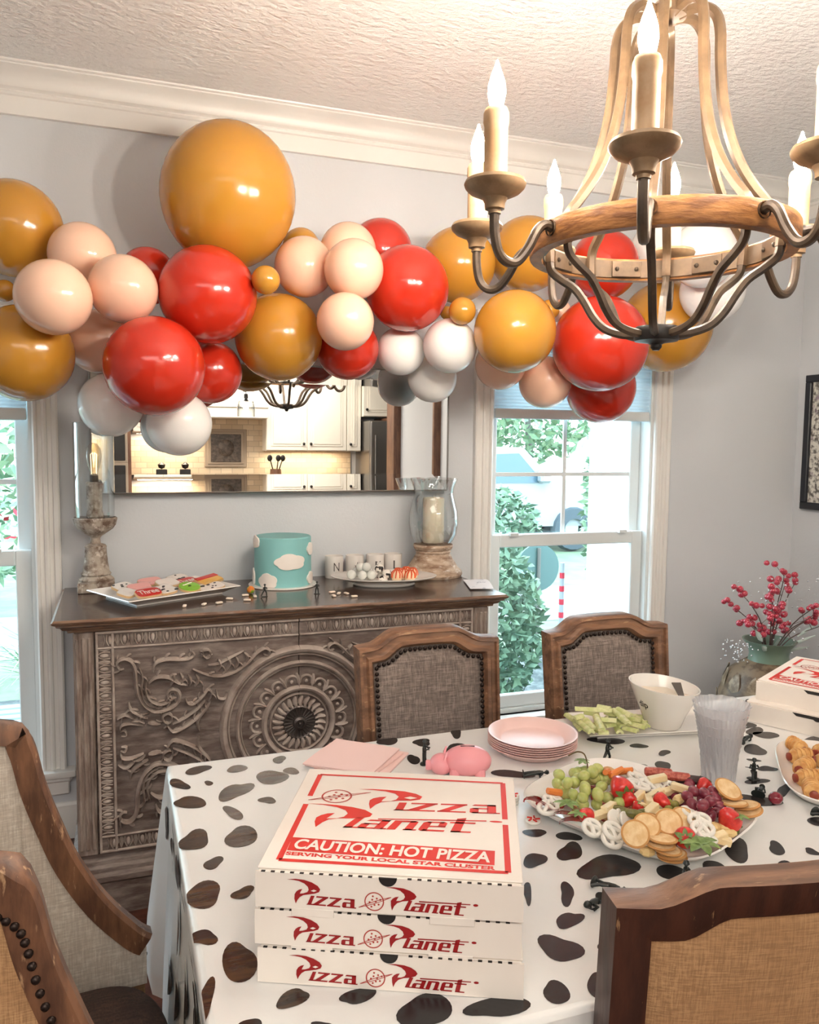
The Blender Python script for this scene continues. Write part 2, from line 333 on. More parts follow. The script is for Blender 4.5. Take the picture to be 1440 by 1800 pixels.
SIDESPOTS=[(1.4031, 0.8877, 0.1198, 0.0211), (1.5659, 0.7702, 0.1016, 0.0216), (1.5926, 0.6909, 0.1296, 0.0225), (1.4537, 0.7212, 0.1673, 0.0281), (1.3213, 0.8616, 0.0559, 0.0167), (1.1625, 0.8408, 0.044, 0.0219), (1.3972, 0.6553, 0.1205, 0.0378), (1.0908, 0.9872, 0.0629, 0.0125), (1.0231, 0.9886, 0.0451, 0.0117), (0.9446, 0.8896, 0.0392, 0.0324), (1.2373, 0.645, 0.1111, 0.0338), (1.0918, 0.7141, 0.0994, 0.0196), (1.0162, 0.9201, 0.0229, 0.0214), (0.8707, 0.8809, 0.0337, 0.012)]
GREEN=[(0.8407, 1.4028, 0.825), (0.8232, 1.3416, 0.835), (0.8331, 1.3934, 0.81), (0.856, 1.3699, 0.82), (0.8733, 1.3613, 0.835), (0.9077, 1.3826, 0.83), (0.934, 1.4045, 0.825), (0.8672, 1.3467, 0.82), (0.8461, 1.3136, 0.83), (0.8636, 1.2959, 0.825), (0.9054, 1.3459, 0.815), (0.9142, 1.3856, 0.815), (0.8345, 1.3362, 0.812), (0.838, 1.3079, 0.818), (0.8684, 1.3058, 0.8), (0.8382, 1.3096, 0.805), (0.9098, 1.2907, 0.805), (0.906, 1.3244, 0.8), (0.839, 1.3682, 0.8), (0.8864, 1.4043, 0.81), (0.8346, 1.3779, 0.8)]
RED=[(1.0244, 1.2343, 0.825), (1.0596, 1.258, 0.82), (1.0718, 1.2432, 0.82), (1.0713, 1.2457, 0.81), (1.1014, 1.2531, 0.815), (1.0512, 1.2023, 0.825), (1.0191, 1.1843, 0.83), (1.0169, 1.2103, 0.82), (1.0306, 1.2027, 0.805), (1.0466, 1.1939, 0.8), (1.069, 1.2034, 0.8), (1.0924, 1.2229, 0.8), (1.0382, 1.2565, 0.8), (1.0942, 1.238, 0.81), (1.0347, 1.2548, 0.79), (1.0538, 1.3062, 0.79), (1.0598, 1.2188, 0.8)]
CRACK_A=[(0.84, 1.1416, 0.815), (0.8725, 1.1564, 0.82), (0.8933, 1.1731, 0.812), (0.9086, 1.1464, 0.82), (0.9629, 1.1723, 0.812), (0.9749, 1.1805, 0.8)]
CRACK_B=[(0.8841, 1.1142, 0.815), (0.8783, 1.1122, 0.807), (0.8871, 1.1052, 0.8), (0.8956, 1.1024, 0.792), (0.8981, 1.1036, 0.785)]
CRACK_C=[(1.1235, 1.2354, 0.825), (1.13, 1.2419, 0.81), (1.1218, 1.217, 0.805), (1.1505, 1.2154, 0.797), (1.1493, 1.2062, 0.79)]
PRETZEL=[(0.8014, 1.2169, 0.805), (0.8284, 1.1924, 0.807), (0.8226, 1.1848, 0.795), (0.7719, 1.3255, 0.8), (0.7973, 1.3529, 0.8), (0.9812, 1.3234, 0.815), (0.9754, 1.341, 0.812), (1.0147, 1.3827, 0.805), (1.0135, 1.3396, 0.805), (1.0023, 1.1966, 0.812), (0.994, 1.1621, 0.815), (0.985, 1.142, 0.81), (0.9868, 1.1319, 0.8), (1.037, 1.3381, 0.8), (1.0488, 1.3285, 0.8), (1.0196, 1.4208, 0.8)]
CHEESE=[(0.8413, 1.2567, 0.805), (0.8715, 1.2694, 0.81), (1.0365, 1.3419, 0.815), (1.0523, 1.2886, 0.815), (0.9527, 1.2907, 0.81), (0.9618, 1.2694, 0.81), (0.9913, 1.2884, 0.81), (0.9421, 1.2358, 0.81), (0.9582, 1.2333, 0.8), (1.0451, 1.313, 0.8), (0.9873, 1.2582, 0.8), (0.9435, 1.2616, 0.805), (1.0082, 1.1307, 0.795), (1.0153, 1.1301, 0.79)]
SALAMI_SLICE=[(0.8613, 1.2357, 0.805), (0.8757, 1.2215, 0.805), (0.8821, 1.2444, 0.8), (0.8738, 1.2472, 0.8)]
STRAW=[(0.9259, 1.3096, 0.825), (0.9284, 1.2884, 0.81), (0.8116, 1.2556, 0.81), (0.9865, 1.2612, 0.81), (1.0573, 1.1564, 0.81), (0.9325, 1.125, 0.81), (0.9304, 1.261, 0.805), (1.1203, 1.301, 0.805)]
LEAFTUFT=[(0.7875, 1.2833, 0.825), (0.793, 1.2491, 0.82), (0.9323, 1.4615, 0.82), (0.9333, 1.0832, 0.82), (1.0675, 1.1427, 0.82)]
PEPPER=[(0.7538, 1.3366, 0.8), (0.774, 1.3076, 0.79), (0.7879, 1.2824, 0.795), (0.7916, 1.2684, 0.79), (0.7601, 1.3612, 0.795), (0.7864, 1.3639, 0.79)]
SAUSAGE=[(1.0642, 1.3747, 0.81), (1.0851, 1.3439, 0.81), (1.1107, 1.3301, 0.805)]
PICKLE=[(0.8919, 1.259, 0.805), (0.8986, 1.2267, 0.812), (0.9271, 1.235, 0.805), (0.8882, 1.2715, 0.8)]
OLIVE=[(0.9998, 1.2579, 0.805), (1.0064, 1.248, 0.805), (0.9929, 1.2226, 0.805), (0.9813, 1.2339, 0.805), (0.9739, 1.2145, 0.805)]
CHUNK=[(0.8622, 1.1358, 0.79), (1.031, 1.1631, 0.795), (1.0451, 1.1561, 0.795), (1.0476, 1.1456, 0.79), (1.0206, 1.2549, 0.81)]
CARROT=[(0.8069, 1.3635, 0.81), (0.9488, 1.3941, 0.82), (0.9574, 1.3983, 0.81), (1.0043, 1.4069, 0.81), (0.9758, 1.3977, 0.815)]
CELERY=[(1.0905, 1.7511, 0.825, 1.1727, 1.7098, 0.825), (1.1477, 1.7363, 0.83, 1.169, 1.7099, 0.83), (1.0905, 1.7328, 0.8, 1.0755, 1.6491, 0.8), (1.1047, 1.7224, 0.805, 1.0874, 1.6522, 0.805), (1.1291, 1.7121, 0.815, 1.0859, 1.6196, 0.815), (1.1256, 1.6856, 0.815, 1.1575, 1.666, 0.815), (1.1899, 1.7245, 0.82, 1.167, 1.6302, 0.82), (1.1953, 1.7169, 0.825, 1.1977, 1.6593, 0.825), (1.1318, 1.6784, 0.8, 1.1619, 1.682, 0.8), (1.1781, 1.6645, 0.795, 1.1969, 1.6321, 0.795), (1.2076, 1.667, 0.8, 1.2233, 1.6351, 0.8), (1.2078, 1.6829, 0.81, 1.2258, 1.6586, 0.81), (1.0729, 1.727, 0.81, 1.1026, 1.736, 0.81), (1.1007, 1.8071, 0.79, 1.0973, 1.7604, 0.79), (1.0908, 1.744, 0.79, 1.0774, 1.6945, 0.79), (1.1793, 1.6967, 0.79, 1.1582, 1.6505, 0.79), (1.1049, 1.6681, 0.79, 1.1302, 1.6598, 0.79), (1.2509, 1.7179, 0.8, 1.2313, 1.6413, 0.8), (1.176, 1.7406, 0.81, 1.1895, 1.7076, 0.81), (1.1314, 1.7706, 0.805, 1.1565, 1.7431, 0.805), (1.1867, 1.7293, 0.8, 1.1719, 1.6609, 0.8)]
FRONT={'P1': [(0.0499, 0.0397), (0.0614, 0.0411), (0.0738, 0.0403), (0.0842, 0.0373), (0.0924, 0.0327), (0.0956, 0.028), (0.0939, 0.0241), (0.0883, 0.0218), (0.079, 0.0199), (0.0724, 0.0187), (0.0676, 0.0156), (0.0645, 0.0115), (0.062, 0.0062), (0.0601, 0.013), (0.0605, 0.0194), (0.063, 0.0234), (0.0665, 0.026), (0.0711, 0.0274), (0.0686, 0.0231), (0.0676, 0.0205), (0.0728, 0.0213), (0.078, 0.0233), (0.0798, 0.0266), (0.0786, 0.0308), (0.0738, 0.0352), (0.0666, 0.0382), (0.0593, 0.0392)], 'P2': [(0.1848, 0.0367), (0.1959, 0.0374), (0.2081, 0.0366), (0.2173, 0.0338), (0.2234, 0.03), (0.2261, 0.0259), (0.2235, 0.0222), (0.2164, 0.0196), (0.2073, 0.0184), (0.2002, 0.0154), (0.1962, 0.0109), (0.1932, 0.0044), (0.1917, 0.0117), (0.1916, 0.0181), (0.1941, 0.0214), (0.1977, 0.0237), (0.2022, 0.0246), (0.1998, 0.0207), (0.1988, 0.0185), (0.2042, 0.0188), (0.2087, 0.0212), (0.2107, 0.0245), (0.2092, 0.0287), (0.2041, 0.033), (0.197, 0.0353)], 'H1': [(0.0827, 0.0257), (0.0869, 0.0277), (0.091, 0.0262), (0.0869, 0.0243)], 'izza': [(0.0776, 0.0055), (0.1426, 0.0041), (0.143, 0.0171), (0.0831, 0.0187)], 'lanet': [(0.2089, 0.0054), (0.2883, 0.0033), (0.2907, 0.0159), (0.2144, 0.0176)], 'bar': [(0.2296, 0.0202), (0.298, 0.0201), (0.298, 0.0187), (0.2296, 0.0185)], 'pl': [(0.1692, 0.0156), (0.1794, 0.0162)], 'ringl': [(0.1482, 0.0062), (0.192, 0.0229)], 'dot': [(0.305, 0.0189)]}
LID={'P1': [(0.1016, 0.261), (0.1253, 0.2637), (0.152, 0.263), (0.1788, 0.2604), (0.1979, 0.2534), (0.2091, 0.2437), (0.2061, 0.2326), (0.1924, 0.2269), (0.172, 0.2246), (0.157, 0.22), (0.1447, 0.2156), (0.1369, 0.2061), (0.1303, 0.1894), (0.126, 0.2077), (0.1254, 0.2211), (0.13, 0.2287), (0.1397, 0.2346), (0.1511, 0.2371), (0.146, 0.2258), (0.1448, 0.2186), (0.1594, 0.2214), (0.1677, 0.2283), (0.1709, 0.2394), (0.1641, 0.2495), (0.1474, 0.2569), (0.1258, 0.26)], 'P2': [(0.0267, 0.1982), (0.0497, 0.1991), (0.0755, 0.198), (0.1018, 0.1935), (0.1233, 0.1858), (0.1363, 0.1734), (0.1339, 0.1639), (0.1224, 0.1578), (0.1056, 0.1549), (0.0862, 0.1527), (0.0723, 0.1479), (0.0645, 0.1376), (0.0569, 0.1212), (0.052, 0.1388), (0.0517, 0.152), (0.0574, 0.1607), (0.0661, 0.1672), (0.0776, 0.1701), (0.0725, 0.1597), (0.0681, 0.1506), (0.0837, 0.1529), (0.0937, 0.1594), (0.098, 0.1708), (0.0925, 0.1812), (0.0769, 0.1907), (0.0527, 0.1965)], 'H1': [(0.18, 0.2344), (0.1898, 0.2409), (0.2014, 0.2362), (0.1908, 0.2303)], 'izza': [(0.1693, 0.1899), (0.3297, 0.1952), (0.3297, 0.2262), (0.1739, 0.2184)], 'lanet': [(0.0973, 0.1247), (0.2875, 0.1284), (0.293, 0.1606), (0.1108, 0.1533)], 'bar': [(0.1468, 0.1595), (0.3135, 0.1713), (0.3135, 0.1676), (0.1472, 0.1563)], 'pl': [(0.0698, 0.2297), (0.0934, 0.2324)], 'ringl': [(0.0265, 0.211), (0.1231, 0.2504)], 'dot': [(0.328, 0.1687)], 'caution': [(0.031, 0.0486), (0.3238, 0.0392), (0.325, 0.0789), (0.0299, 0.0869)], 'serv': [(0.0318, 0.0357), (0.3247, 0.0268), (0.3255, 0.0365), (0.031, 0.0455)], 'border': [(0.033, 0.0266), (0.3362, 0.0178), (0.3419, 0.3155), (0.0227, 0.3054)]}
CARVE=[([(-0.5553, 0.2398), (-0.567, 0.2383), (-0.5755, 0.2497), (-0.5723, 0.2652), (-0.5518, 0.2724), (-0.5315, 0.2587), (-0.5232, 0.2294), (-0.521, 0.1847), (-0.5128, 0.1455), (-0.4955, 0.1117), (-0.4659, 0.0893), (-0.4296, 0.092), (-0.3988, 0.1084), (-0.3893, 0.1335), (-0.3982, 0.1538), (-0.4165, 0.1569), (-0.4271, 0.1404), (-0.4182, 0.122), (-0.4047, 0.1285)], 0.0095), ([(-0.5112, 0.2411), (-0.5011, 0.2084), (-0.5053, 0.1704), (-0.4999, 0.1379), (-0.4835, 0.1137), (-0.4537, 0.0997)], 0.0057), ([(-0.485, 0.207), (-0.4934, 0.1693), (-0.4844, 0.1363), (-0.4595, 0.1145), (-0.4292, 0.1147), (-0.4108, 0.1291)], 0.0063), ([(-0.4686, 0.2215), (-0.4604, 0.2496), (-0.4332, 0.2602), (-0.3907, 0.2568), (-0.3601, 0.2575), (-0.3433, 0.2692), (-0.3518, 0.2828)], 0.0101), ([(-0.3197, 0.2706), (-0.3043, 0.255), (-0.2905, 0.265), (-0.2978, 0.2819), (-0.3134, 0.2818), (-0.3154, 0.2715)], 0.0057), ([(-0.3482, 0.2208), (-0.2987, 0.1956), (-0.2546, 0.1897), (-0.2099, 0.2024), (-0.1711, 0.229), (-0.145, 0.2568), (-0.1188, 0.2728), (-0.1012, 0.2634), (-0.1045, 0.2469), (-0.1202, 0.2522)], 0.0076), ([(-0.2668, 0.2467), (-0.2594, 0.2264), (-0.2735, 0.2046)], 0.0076), ([(-0.2382, 0.2523), (-0.2289, 0.2304), (-0.2431, 0.2052)], 0.0076), ([(-0.2127, 0.2542), (-0.2033, 0.2316), (-0.213, 0.2146)], 0.0069), ([(-0.1838, 0.2632), (-0.171, 0.2489), (-0.1776, 0.2295)], 0.0063), ([(-0.2983, 0.2297), (-0.2669, 0.2323), (-0.2287, 0.2489), (-0.1837, 0.2698)], 0.0051), ([(-0.4824, 0.1843), (-0.4581, 0.2033), (-0.422, 0.1981), (-0.3918, 0.1779), (-0.3643, 0.1689)], 0.0095), ([(-0.4097, 0.2099), (-0.405, 0.1934), (-0.4163, 0.1717)], 0.0063), ([(-0.3865, 0.2111), (-0.3781, 0.1909), (-0.387, 0.171)], 0.0063), ([(-0.362, 0.2025), (-0.3536, 0.1822), (-0.3581, 0.1663)], 0.0069), ([(-0.3391, 0.2038), (-0.3301, 0.1801), (-0.3427, 0.1616)], 0.0069), ([(-0.371, 0.1252), (-0.365, 0.1069), (-0.3484, 0.1033), (-0.3296, 0.1145), (-0.3119, 0.1325), (-0.2992, 0.1477), (-0.2881, 0.1302), (-0.2996, 0.1049)], 0.0057), ([(-0.274, 0.1453), (-0.268, 0.115), (-0.2458, 0.1115), (-0.2412, 0.1323)], 0.0051), ([(-0.4118, 0.0543), (-0.4242, 0.0459), (-0.4392, 0.0541), (-0.4408, 0.0705), (-0.4267, 0.08), (-0.4129, 0.0655), (-0.4181, 0.042)], 0.0057), ([(-0.4303, 0.0401), (-0.4124, 0.0152), (-0.3815, 0.0248), (-0.3441, 0.047), (-0.3062, 0.0825), (-0.2921, 0.1075)], 0.0082), ([(-0.3289, 0.009), (-0.3342, 0.0393), (-0.3189, 0.0673), (-0.2966, 0.098)], 0.0076), ([(-0.412, 0.0413), (-0.3749, 0.0588), (-0.3311, 0.0884), (-0.309, 0.1125)], 0.0057), ([(-0.5789, 0.0757), (-0.5552, 0.0884), (-0.5289, 0.0715)], 0.0069), ([(-0.5438, 0.1294), (-0.5384, 0.1033), (-0.508, 0.0796), (-0.4873, 0.069)], 0.0076), ([(-0.5709, 0.0332), (-0.5664, 0.0539), (-0.5368, 0.0583), (-0.5014, 0.0466)], 0.0063), ([(-0.5682, 0.0182), (-0.5529, 0.0203), (-0.5585, 0.0363), (-0.5709, 0.0313)], 0.0051), ([(-0.4875, 0.0529), (-0.4484, 0.0473)], 0.0088), ([(-0.5379, 0.0648), (-0.5142, 0.0654), (-0.4965, 0.0538)], 0.0057)]
# ------------------------------------------------------------------ room shell
W = 3.20; CE = 2.762; RX = 3.24; LX = -2.6
LW = (-1.18, -.280, .277, 1.92); RW = (1.529, 2.375, .277, 1.98)      # window openings x0 x1 z0 z1
b = MB()
xs = [LX, LW[0], LW[1], RW[0], RW[1], RX+.12]
for i in range(5):
    if i in (1, 3):
        b.box(xs[i], xs[i+1], W, W+.14, 0, .277); b.box(xs[i], xs[i+1], W, W+.14, (LW if i == 1 else RW)[3], CE)
    else: b.box(xs[i], xs[i+1], W, W+.14, 0, CE)
struct('wall_back', b, MT['wall'], smooth=0)
struct('wall_right', MB().box(RX, RX+.12, -3.0, W, 0, CE), MT['wall'], smooth=0)
struct('wall_left', MB().box(LX-.12, LX, -5.1, W+.14, 0, CE), MT['wall'], smooth=0)
struct('wall_kitchen', MB().box(LX, 5.2, -5.2, -5.08, 0, CE), MT['wall'], smooth=0)
struct('wall_hall', MB().box(5.0, 5.12, -5.1, -2.9, 0, CE).box(3.3, 5.0, -3.0, -2.9, 0, CE), MT['wall'], smooth=0)
struct('ceiling', MB().box(LX, 5.2, -5.2, W+.14, CE, CE+.1), MT['ceil'], smooth=0)
struct('floor', MB().box(LX, 5.2, -5.2, W+.14, -.08, 0), MT['floor'], smooth=0)
# crown: ogee swept along a wall
CRP = [(0, 2.590), (.018, 2.590), (.020, 2.602), (.020, 2.650), (.026, 2.654), (.030, 2.662), (.026, 2.668), (.032, 2.672), (.040, 2.675), (.045, 2.682), (.048, 2.694),
       (.058, 2.708), (.074, 2.719), (.090, 2.725), (.094, 2.728), (.094, 2.732), (.104, 2.735), (.106, 2.740), (0, 2.740)]
def sweep(name, prof, pts, close=True):
    rows = [[p(d, z+(CE-2.74 if z > 2 else 0)) for (d, z) in prof] for p in pts]
    return struct(name, MB().sheet(rows), MT["white"], smooth=25)
sweep('trim_1', CRP, [lambda d, z: (LX, W-d, z), lambda d, z: (RX-d, W-d, z)])
sweep('trim_2', CRP, [lambda d, z: (RX-d, W-d, z), lambda d, z: (RX-d, -3.0, z)])
BBP = [(0, 0), (.016, 0), (.016, .105), (.012, .118), (.012, .128), (.006, .138), (0, .14)]
sweep('baseboard_back', BBP, [lambda d, z: (LX, W-d, z), lambda d, z: (RX-d, W-d, z)])
sweep('baseboard_right', BBP, [lambda d, z: (RX-d, W-d, z), lambda d, z: (RX-d, -3.0, z)])
# fluted window casings, head, stool and apron
FL = [(0, 0), (0, .020), (.006, .026), (.014, .026), (.018, .017), (.030, .017), (.033, .025), (.040, .027), (.047, .025), (.050, .017), (.062, .017), (.066, .028), (.080, .030), (.086, .026), (.086, 0)]
def casing(n, op):
    x0, x1, z0, z1 = op
    b = MB()
    for side in (-1, 1):
        e = x0+.004 if side < 0 else x1-.004
        rows = [[(e+side*u, W-d, z) for u, d in FL] for z in (z0, z1+.086)]
        b.sheet(rows); b.add(rows[1], [tuple(range(len(FL)))])
    rows = [[(x, W-d, z1-.004+u) for u, d in FL] for x in (x0-.08, x1+.08)]
    b.sheet(rows)
    struct('trim_%d' % n, b, MT['white'], smooth=20)
    b = MB().rbox(x0-.115, x1+.115, W-.055, W+.05, z0-.026, z0, .006, 2)
    b.rbox(x0-.09, x1+.09, W-.022, W-.001, z0-.10, z0-.026, .004).rbox(x0-.10, x1+.10, W-.034, W-.001, z0-.05, z0-.026, .008)
    struct('trim_%d' % (n+1), b, MT['white'], smooth=30)
casing(3, LW); casing(5, RW)
def window(n, op, muntins):
    x0, x1, z0, z1 = op
    t = bpy.data.objects.new('window_%d' % n, None); COL.objects.link(t); t['kind'] = 'structure'
    b = MB()                                        # jamb liner
    b.box(x0, x0+.018, W, W+.13, z0, z1).box(x1-.018, x1, W, W+.13, z0, z1).box(x0, x1, W, W+.13, z1-.018, z1).box(x0, x1, W+.02, W+.13, z0, z0+.02)
    obj('jamb', b, MT['vinyl'], t, 0)
    zm = 1.052; a, c = x0+.018, x1-.018
    def sash(nm, y, zb, zt, s, bot, top):
        b = MB().rbox(a, a+s, y, y+.03, zb, zt, .004).rbox(c-s, c, y, y+.03, zb, zt, .004)
        b.rbox(a+s, c-s, y, y+.03, zb, zb+bot, .004).rbox(a+s, c-s, y, y+.03, zt-top, zt, .004)
        f = obj(nm, b, MT['vinyl'], t)
        obj('pane', MB().box(a+s-.002, c-s+.002, y+.012, y+.016, zb+bot-.002, zt-top+.002), MT['pane'], f, 0)
        return f
    up = sash('upper_sash', W+.075, zm, z1-.018, .052, .03, .04)
    lo = sash('lower_sash', W+.035, z0+.02, zm+.042, .058, .06, .058)
    if muntins:
        zc = [zm+.03+(z1-.018-.04-zm-.03)*k/3 for k in (1, 2)]
        for z in zc: obj('muntin', MB().box(a+.05, c-.05, W+.083, W+.092, z-.009, z+.009), MT['vinyl'], t, 0)
        xm = (a+c)/2
        obj('muntin', MB().box(xm-.009, xm+.009, W+.084, W+.093, zm+.02, z1-.05), MT['vinyl'], t, 0)
    b = MB().box(a+.1, a+.14, W+.015, W+.037, zm+.036, zm+.05).box(c-.14, c-.1, W+.015, W+.037, zm+.036, zm+.05)
    obj('sash_lock', b, MT['vinyl'], t, 0)
    return t
window(1, LW, True); window(2, RW, True)
def shade(op, zb, lab):
    x0, x1 = op[0]+.022, op[1]-.022
    t = thing('window_shade', lab, 'window shade', (0, 0, 0))
    rows = []
    n = 36
    for k in range(n+1):
        z = zb+.045+(op[3]-.06-zb-.045)*k/n; d = .006 if k % 2 else 0
        rows.append([(x0, W+.010-d, z), (x1, W+.010-d, z)])
    rows += [[(x0, W+.022+(.006 if k % 2 else 0), zb+.045+(op[3]-.06-zb-.045)*k/n), (x1, W+.022+(.006 if k % 2 else 0), zb+.045+(op[3]-.06-zb-.045)*k/n)] for k in range(n, -1, -1)]
    obj('fabric', MB().sheet(rows), MT['shade'], t, 0)
    obj('bottom_rail', MB().rbox(x0, x1, W-.002, W+.030, zb, zb+.045, .008, 2), MT['vinyl'], t)
    obj('head_rail', MB().rbox(x0, x1, W-.002, W+.032, op[3]-.06, op[3]-.018, .006), MT['vinyl'], t)
    obj('pull_tab', MB().rbox((x0+x1)/2-.03, (x0+x1)/2+.03, W-.012, W-.002, zb+.004, zb+.016, .003), MT['vinyl'], t)
MT['shade'] = translucent('white_shade_fabric', rgb(220, 228, 232), .6)
shade(LW, 1.565, 'white pleated window shade half lowered in the window left of the sideboard')
shade(RW, 1.61, 'white pleated window shade half lowered in the window behind the red balloons')

# ------------------------------------------------------------------ outdoors
G = {'leaf': M('hedge_leaf', rgb(78, 108, 88), .6, rgb(112, 140, 112), 9), 'leaf2': M('pale_leaf', rgb(100, 134, 108), .6, rgb(134, 154, 120), 5),
     'grass': M('lawn', rgb(88, 112, 86), .9, rgb(104, 124, 98), 3), 'stonew': M('pale_stone', rgb(110, 116, 118), .9, rgb(64, 72, 76), 6),
     'stucco': M('white_stucco', rgb(240, 238, 234), .8), 'slate': M('bluish_bench_paint', rgb(62, 84, 104), .6), 'slat': M('pale_bench_slat', rgb(112, 134, 146), .6),
     'flower': M('coral_flower', rgb(190, 70, 44), .6), 'pinkf': M('crimson_flower', rgb(170, 24, 50), .6), 'bark': M('grey_bark', rgb(92, 92, 88), .8),
     'car': M('white_car_paint', rgb(140, 146, 152), .3), 'carglass': M('car_glass', rgb(70, 96, 112), .2), 'tyre': M('grey_tyre', rgb(62, 74, 82), .8),
     'mulch': M('mulch', rgb(66, 74, 76), .95, rgb(100, 106, 106), 14), 'sign': M('pale_teal_metal', rgb(60, 92, 90), .5), 'road': M('pale_concrete', rgb(120, 124, 124), .9)}
def foliage(name, c, r, n, size, mat, parent=None, kind=None, seed=1, shell=.55):
    rn = random.Random(seed); b = MB()
    for i in range(n):
        d = Vector((rn.gauss(0, 1), rn.gauss(0, 1), rn.gauss(0, 1))).normalized()*(shell+(1-shell)*rn.random()**.5)
        p = Vector((c[0]+d.x*r[0], c[1]+d.y*r[1], c[2]+d.z*r[2]))
        a = Vector((rn.gauss(0, 1), rn.gauss(0, 1), rn.gauss(0, .7))).normalized()*size*rn.uniform(.7, 1.3); e = a.orthogonal().normalized()*size*.45
        q = Matrix.Rotation(rn.uniform(0, 6.28), 3, a.normalized()) @ e
        b.add([p-a, p-q, p+a, p+q], [(0, 1, 2, 3)])
    return obj(name, b, mat, parent, 0, kind)
def shrub(name, lab, c, r, n, size, mat, seed, cat='shrub', trunk=True):
    t = thing(name, lab, cat, (c[0], c[1], -.34))
    foliage('foliage', (0, 0, c[2]+.34), r, n, size, mat, t, 'stuff', seed)
    if trunk:
        obj('stem', MB().tube([(0, 0, 0), (.03, 0, (c[2]+.34)*.6), (0, 0, c[2]+.34)], [.03, .025, .01], 6), G['bark'], t)
    return t
struct('ground_lawn', MB().box(-14, 22, 3.3, 60, -.6, -.36), G['grass'], smooth=0)
struct('ground_path', MB().box(-14, 22, 7.4, 9.2, -.37, -.352), G['road'], smooth=0)
struct('ground_bed', MB().box(-6, 9, 3.3, 6.2, -.37, -.345), G['mulch'], smooth=0)
b = MB(); rn = random.Random(3)
for i in range(170):
    x, y = rn.uniform(-2.2, 5.2), rn.uniform(3.5, 6.2); s = rn.uniform(.03, .1)
    if (abs(x-3.22) < .42 and abs(y-4.55) < .42) or (abs(x+.9) < .75 and abs(y-4.45) < .45): continue
    b.sph((x, y, -.345+s*.2), (s, s*rn.uniform(.6, 1), s*.5), 6, 4)
obj('bed_stones', b, G['stonew'], None, 30, 'stuff')['label'] = 'pale rounded stones covering the planting bed outside'
# porch column of the house
pc = thing('porch_column', 'square white porch column standing outside the window beside the chair', 'column', (3.22, 4.55, -.345))
obj('shaft', MB().rbox(-.21, .21, -.2, .2, .25, 3.2, .01), G['stucco'], pc); obj('base', MB().rbox(-.26, .26, -.25, .25, 0, .25, .015), G['stucco'], pc)
shrub('hedge_bush', 'dense clipped green bush just outside the window by the sideboard', (2.20, 4.75, .33), (.44, .45, .62), 3000, .045, G['leaf'], 5)
shrub('garden_shrub', 'bright yellow-green shrub at the left edge of the far hedge', (2.55, 8.0, .62), (.55, .5, .42), 1100, .07, G['leaf2'], 6)
shrub('garden_shrub', 'grey-green rounded shrub in the middle of the far hedge', (3.95, 8.5, .58), (.75, .5, .45), 1500, .07, G['leaf'], 7)
shrub('garden_shrub', 'loose climbing shrub beside the white porch column', (4.0, 5.9, .95), (.26, .3, .85), 1100, .05, G['leaf2'], 8)
def tree(lab, c, h, r, n, size, mat, seed, fl=None):
    t = thing('garden_tree', lab, 'tree', (c[0], c[1], -.36))
    obj('trunk', MB().tube([(0, 0, 0), (.1, 0, h*.4), (0, .05, h)], [.16, .12, .06], 7), G['bark'], t)
    foliage('crown', (0, 0, h), r, n, size, mat, t, 'stuff', seed)
    if fl: foliage('blossom', (fl[0], fl[1], h+fl[2]), fl[3], 420, size*.8, G['flower'], t, 'stuff', seed+9)
tree('tall tree with coral blossom beyond the parked vehicle', (5.6, 17, 0), 3.6, (2.1, 1.6, 1.5), 2200, .16, G['leaf2'], 11, (-.2, -1.4, -.3, (1.0, .5, .6)))
tree('leafy tree beyond the driveway, beside the blossoming one', (10.4, 19.5, 0), 3.2, (2.4, 1.6, 1.9), 2200, .16, G['leaf2'], 12)
tree('pale tree seen through the window left of the sideboard', (-1.6, 9.5, 0), 2.6, (1.7, 1.2, 1.5), 1500, .12, G['leaf2'], 13)
tree('distant tree at the left edge of the garden', (-4.2, 13, 0), 3.0, (2, 1.5, 1.8), 1500, .15, G['leaf2'], 14)
# vehicle parked on the street
v = thing('parked_truck', 'white pickup truck parked across the street', 'truck', (6.0, 13.2, -.36), -.12)
prof = [(-2.5, .45), (-2.5, 1.05), (-1.0, 1.1), (-.75, 1.75), (.6, 1.8), (1.25, 1.15), (2.3, 1.05), (2.5, .8), (2.5, .45)]
Mx = Matrix.Rotation(PI/2, 4, 'X')
obj('body', MB().prism(prof, -.85, .85, Mx), G['car'], v)
obj('window_glass', MB().prism([(-.8, 1.2), (-.62, 1.66), (.52, 1.7), (.98, 1.2)], -.87, .87, Mx), G['carglass'], v, 0)
for x in (-1.55, 1.55):
    for y in (-.8, .8): obj('wheel', MB().lathe([(.18, -.12), (.36, -.11), (.4, 0), (.36, .11), (.18, .12)], 18, (x, y, .4), M=Mx), G['tyre'], v)
obj('side_mirror', MB().rbox(.85, 1.05, -1.08, -.86, 1.2, 1.42, .04), G['car'], v)
s = thing('yard_sign', 'round pale sign on a thin post in the planting bed', 'sign', (3.15, 5.65, -.345))
obj('post', MB().tube([(0, 0, 0), (0, 0, 1.02)], .014, 8), G['bark'], s); obj('disc', MB().lathe([(0, -.01), (.19, -.01), (.19, .01), (0, .01)], 28, (0, .024, .86), M=Mx), G['sign'], s)
for i, (x, y) in enumerate(((3.40, 6.2), (3.75, 6.3))):
    s = thing('candy_stake', ['red and white striped garden stake behind the round sign', 'red and white striped garden stake standing clear on the lawn'][i], 'garden stake', (x, y, -.36))
    b = MB().tube([(0, 0, 0), (0, 0, .8)], .022, 8); obj('pole', b, G['car'], s)
    b = MB()
    for k in range(6): b.tube([(.0, 0, .06+k*.12), (.0, .0, .11+k*.12)], .0235, 8)
    obj('stripes', b, G['pinkf'], s)
b = MB(); rows = []
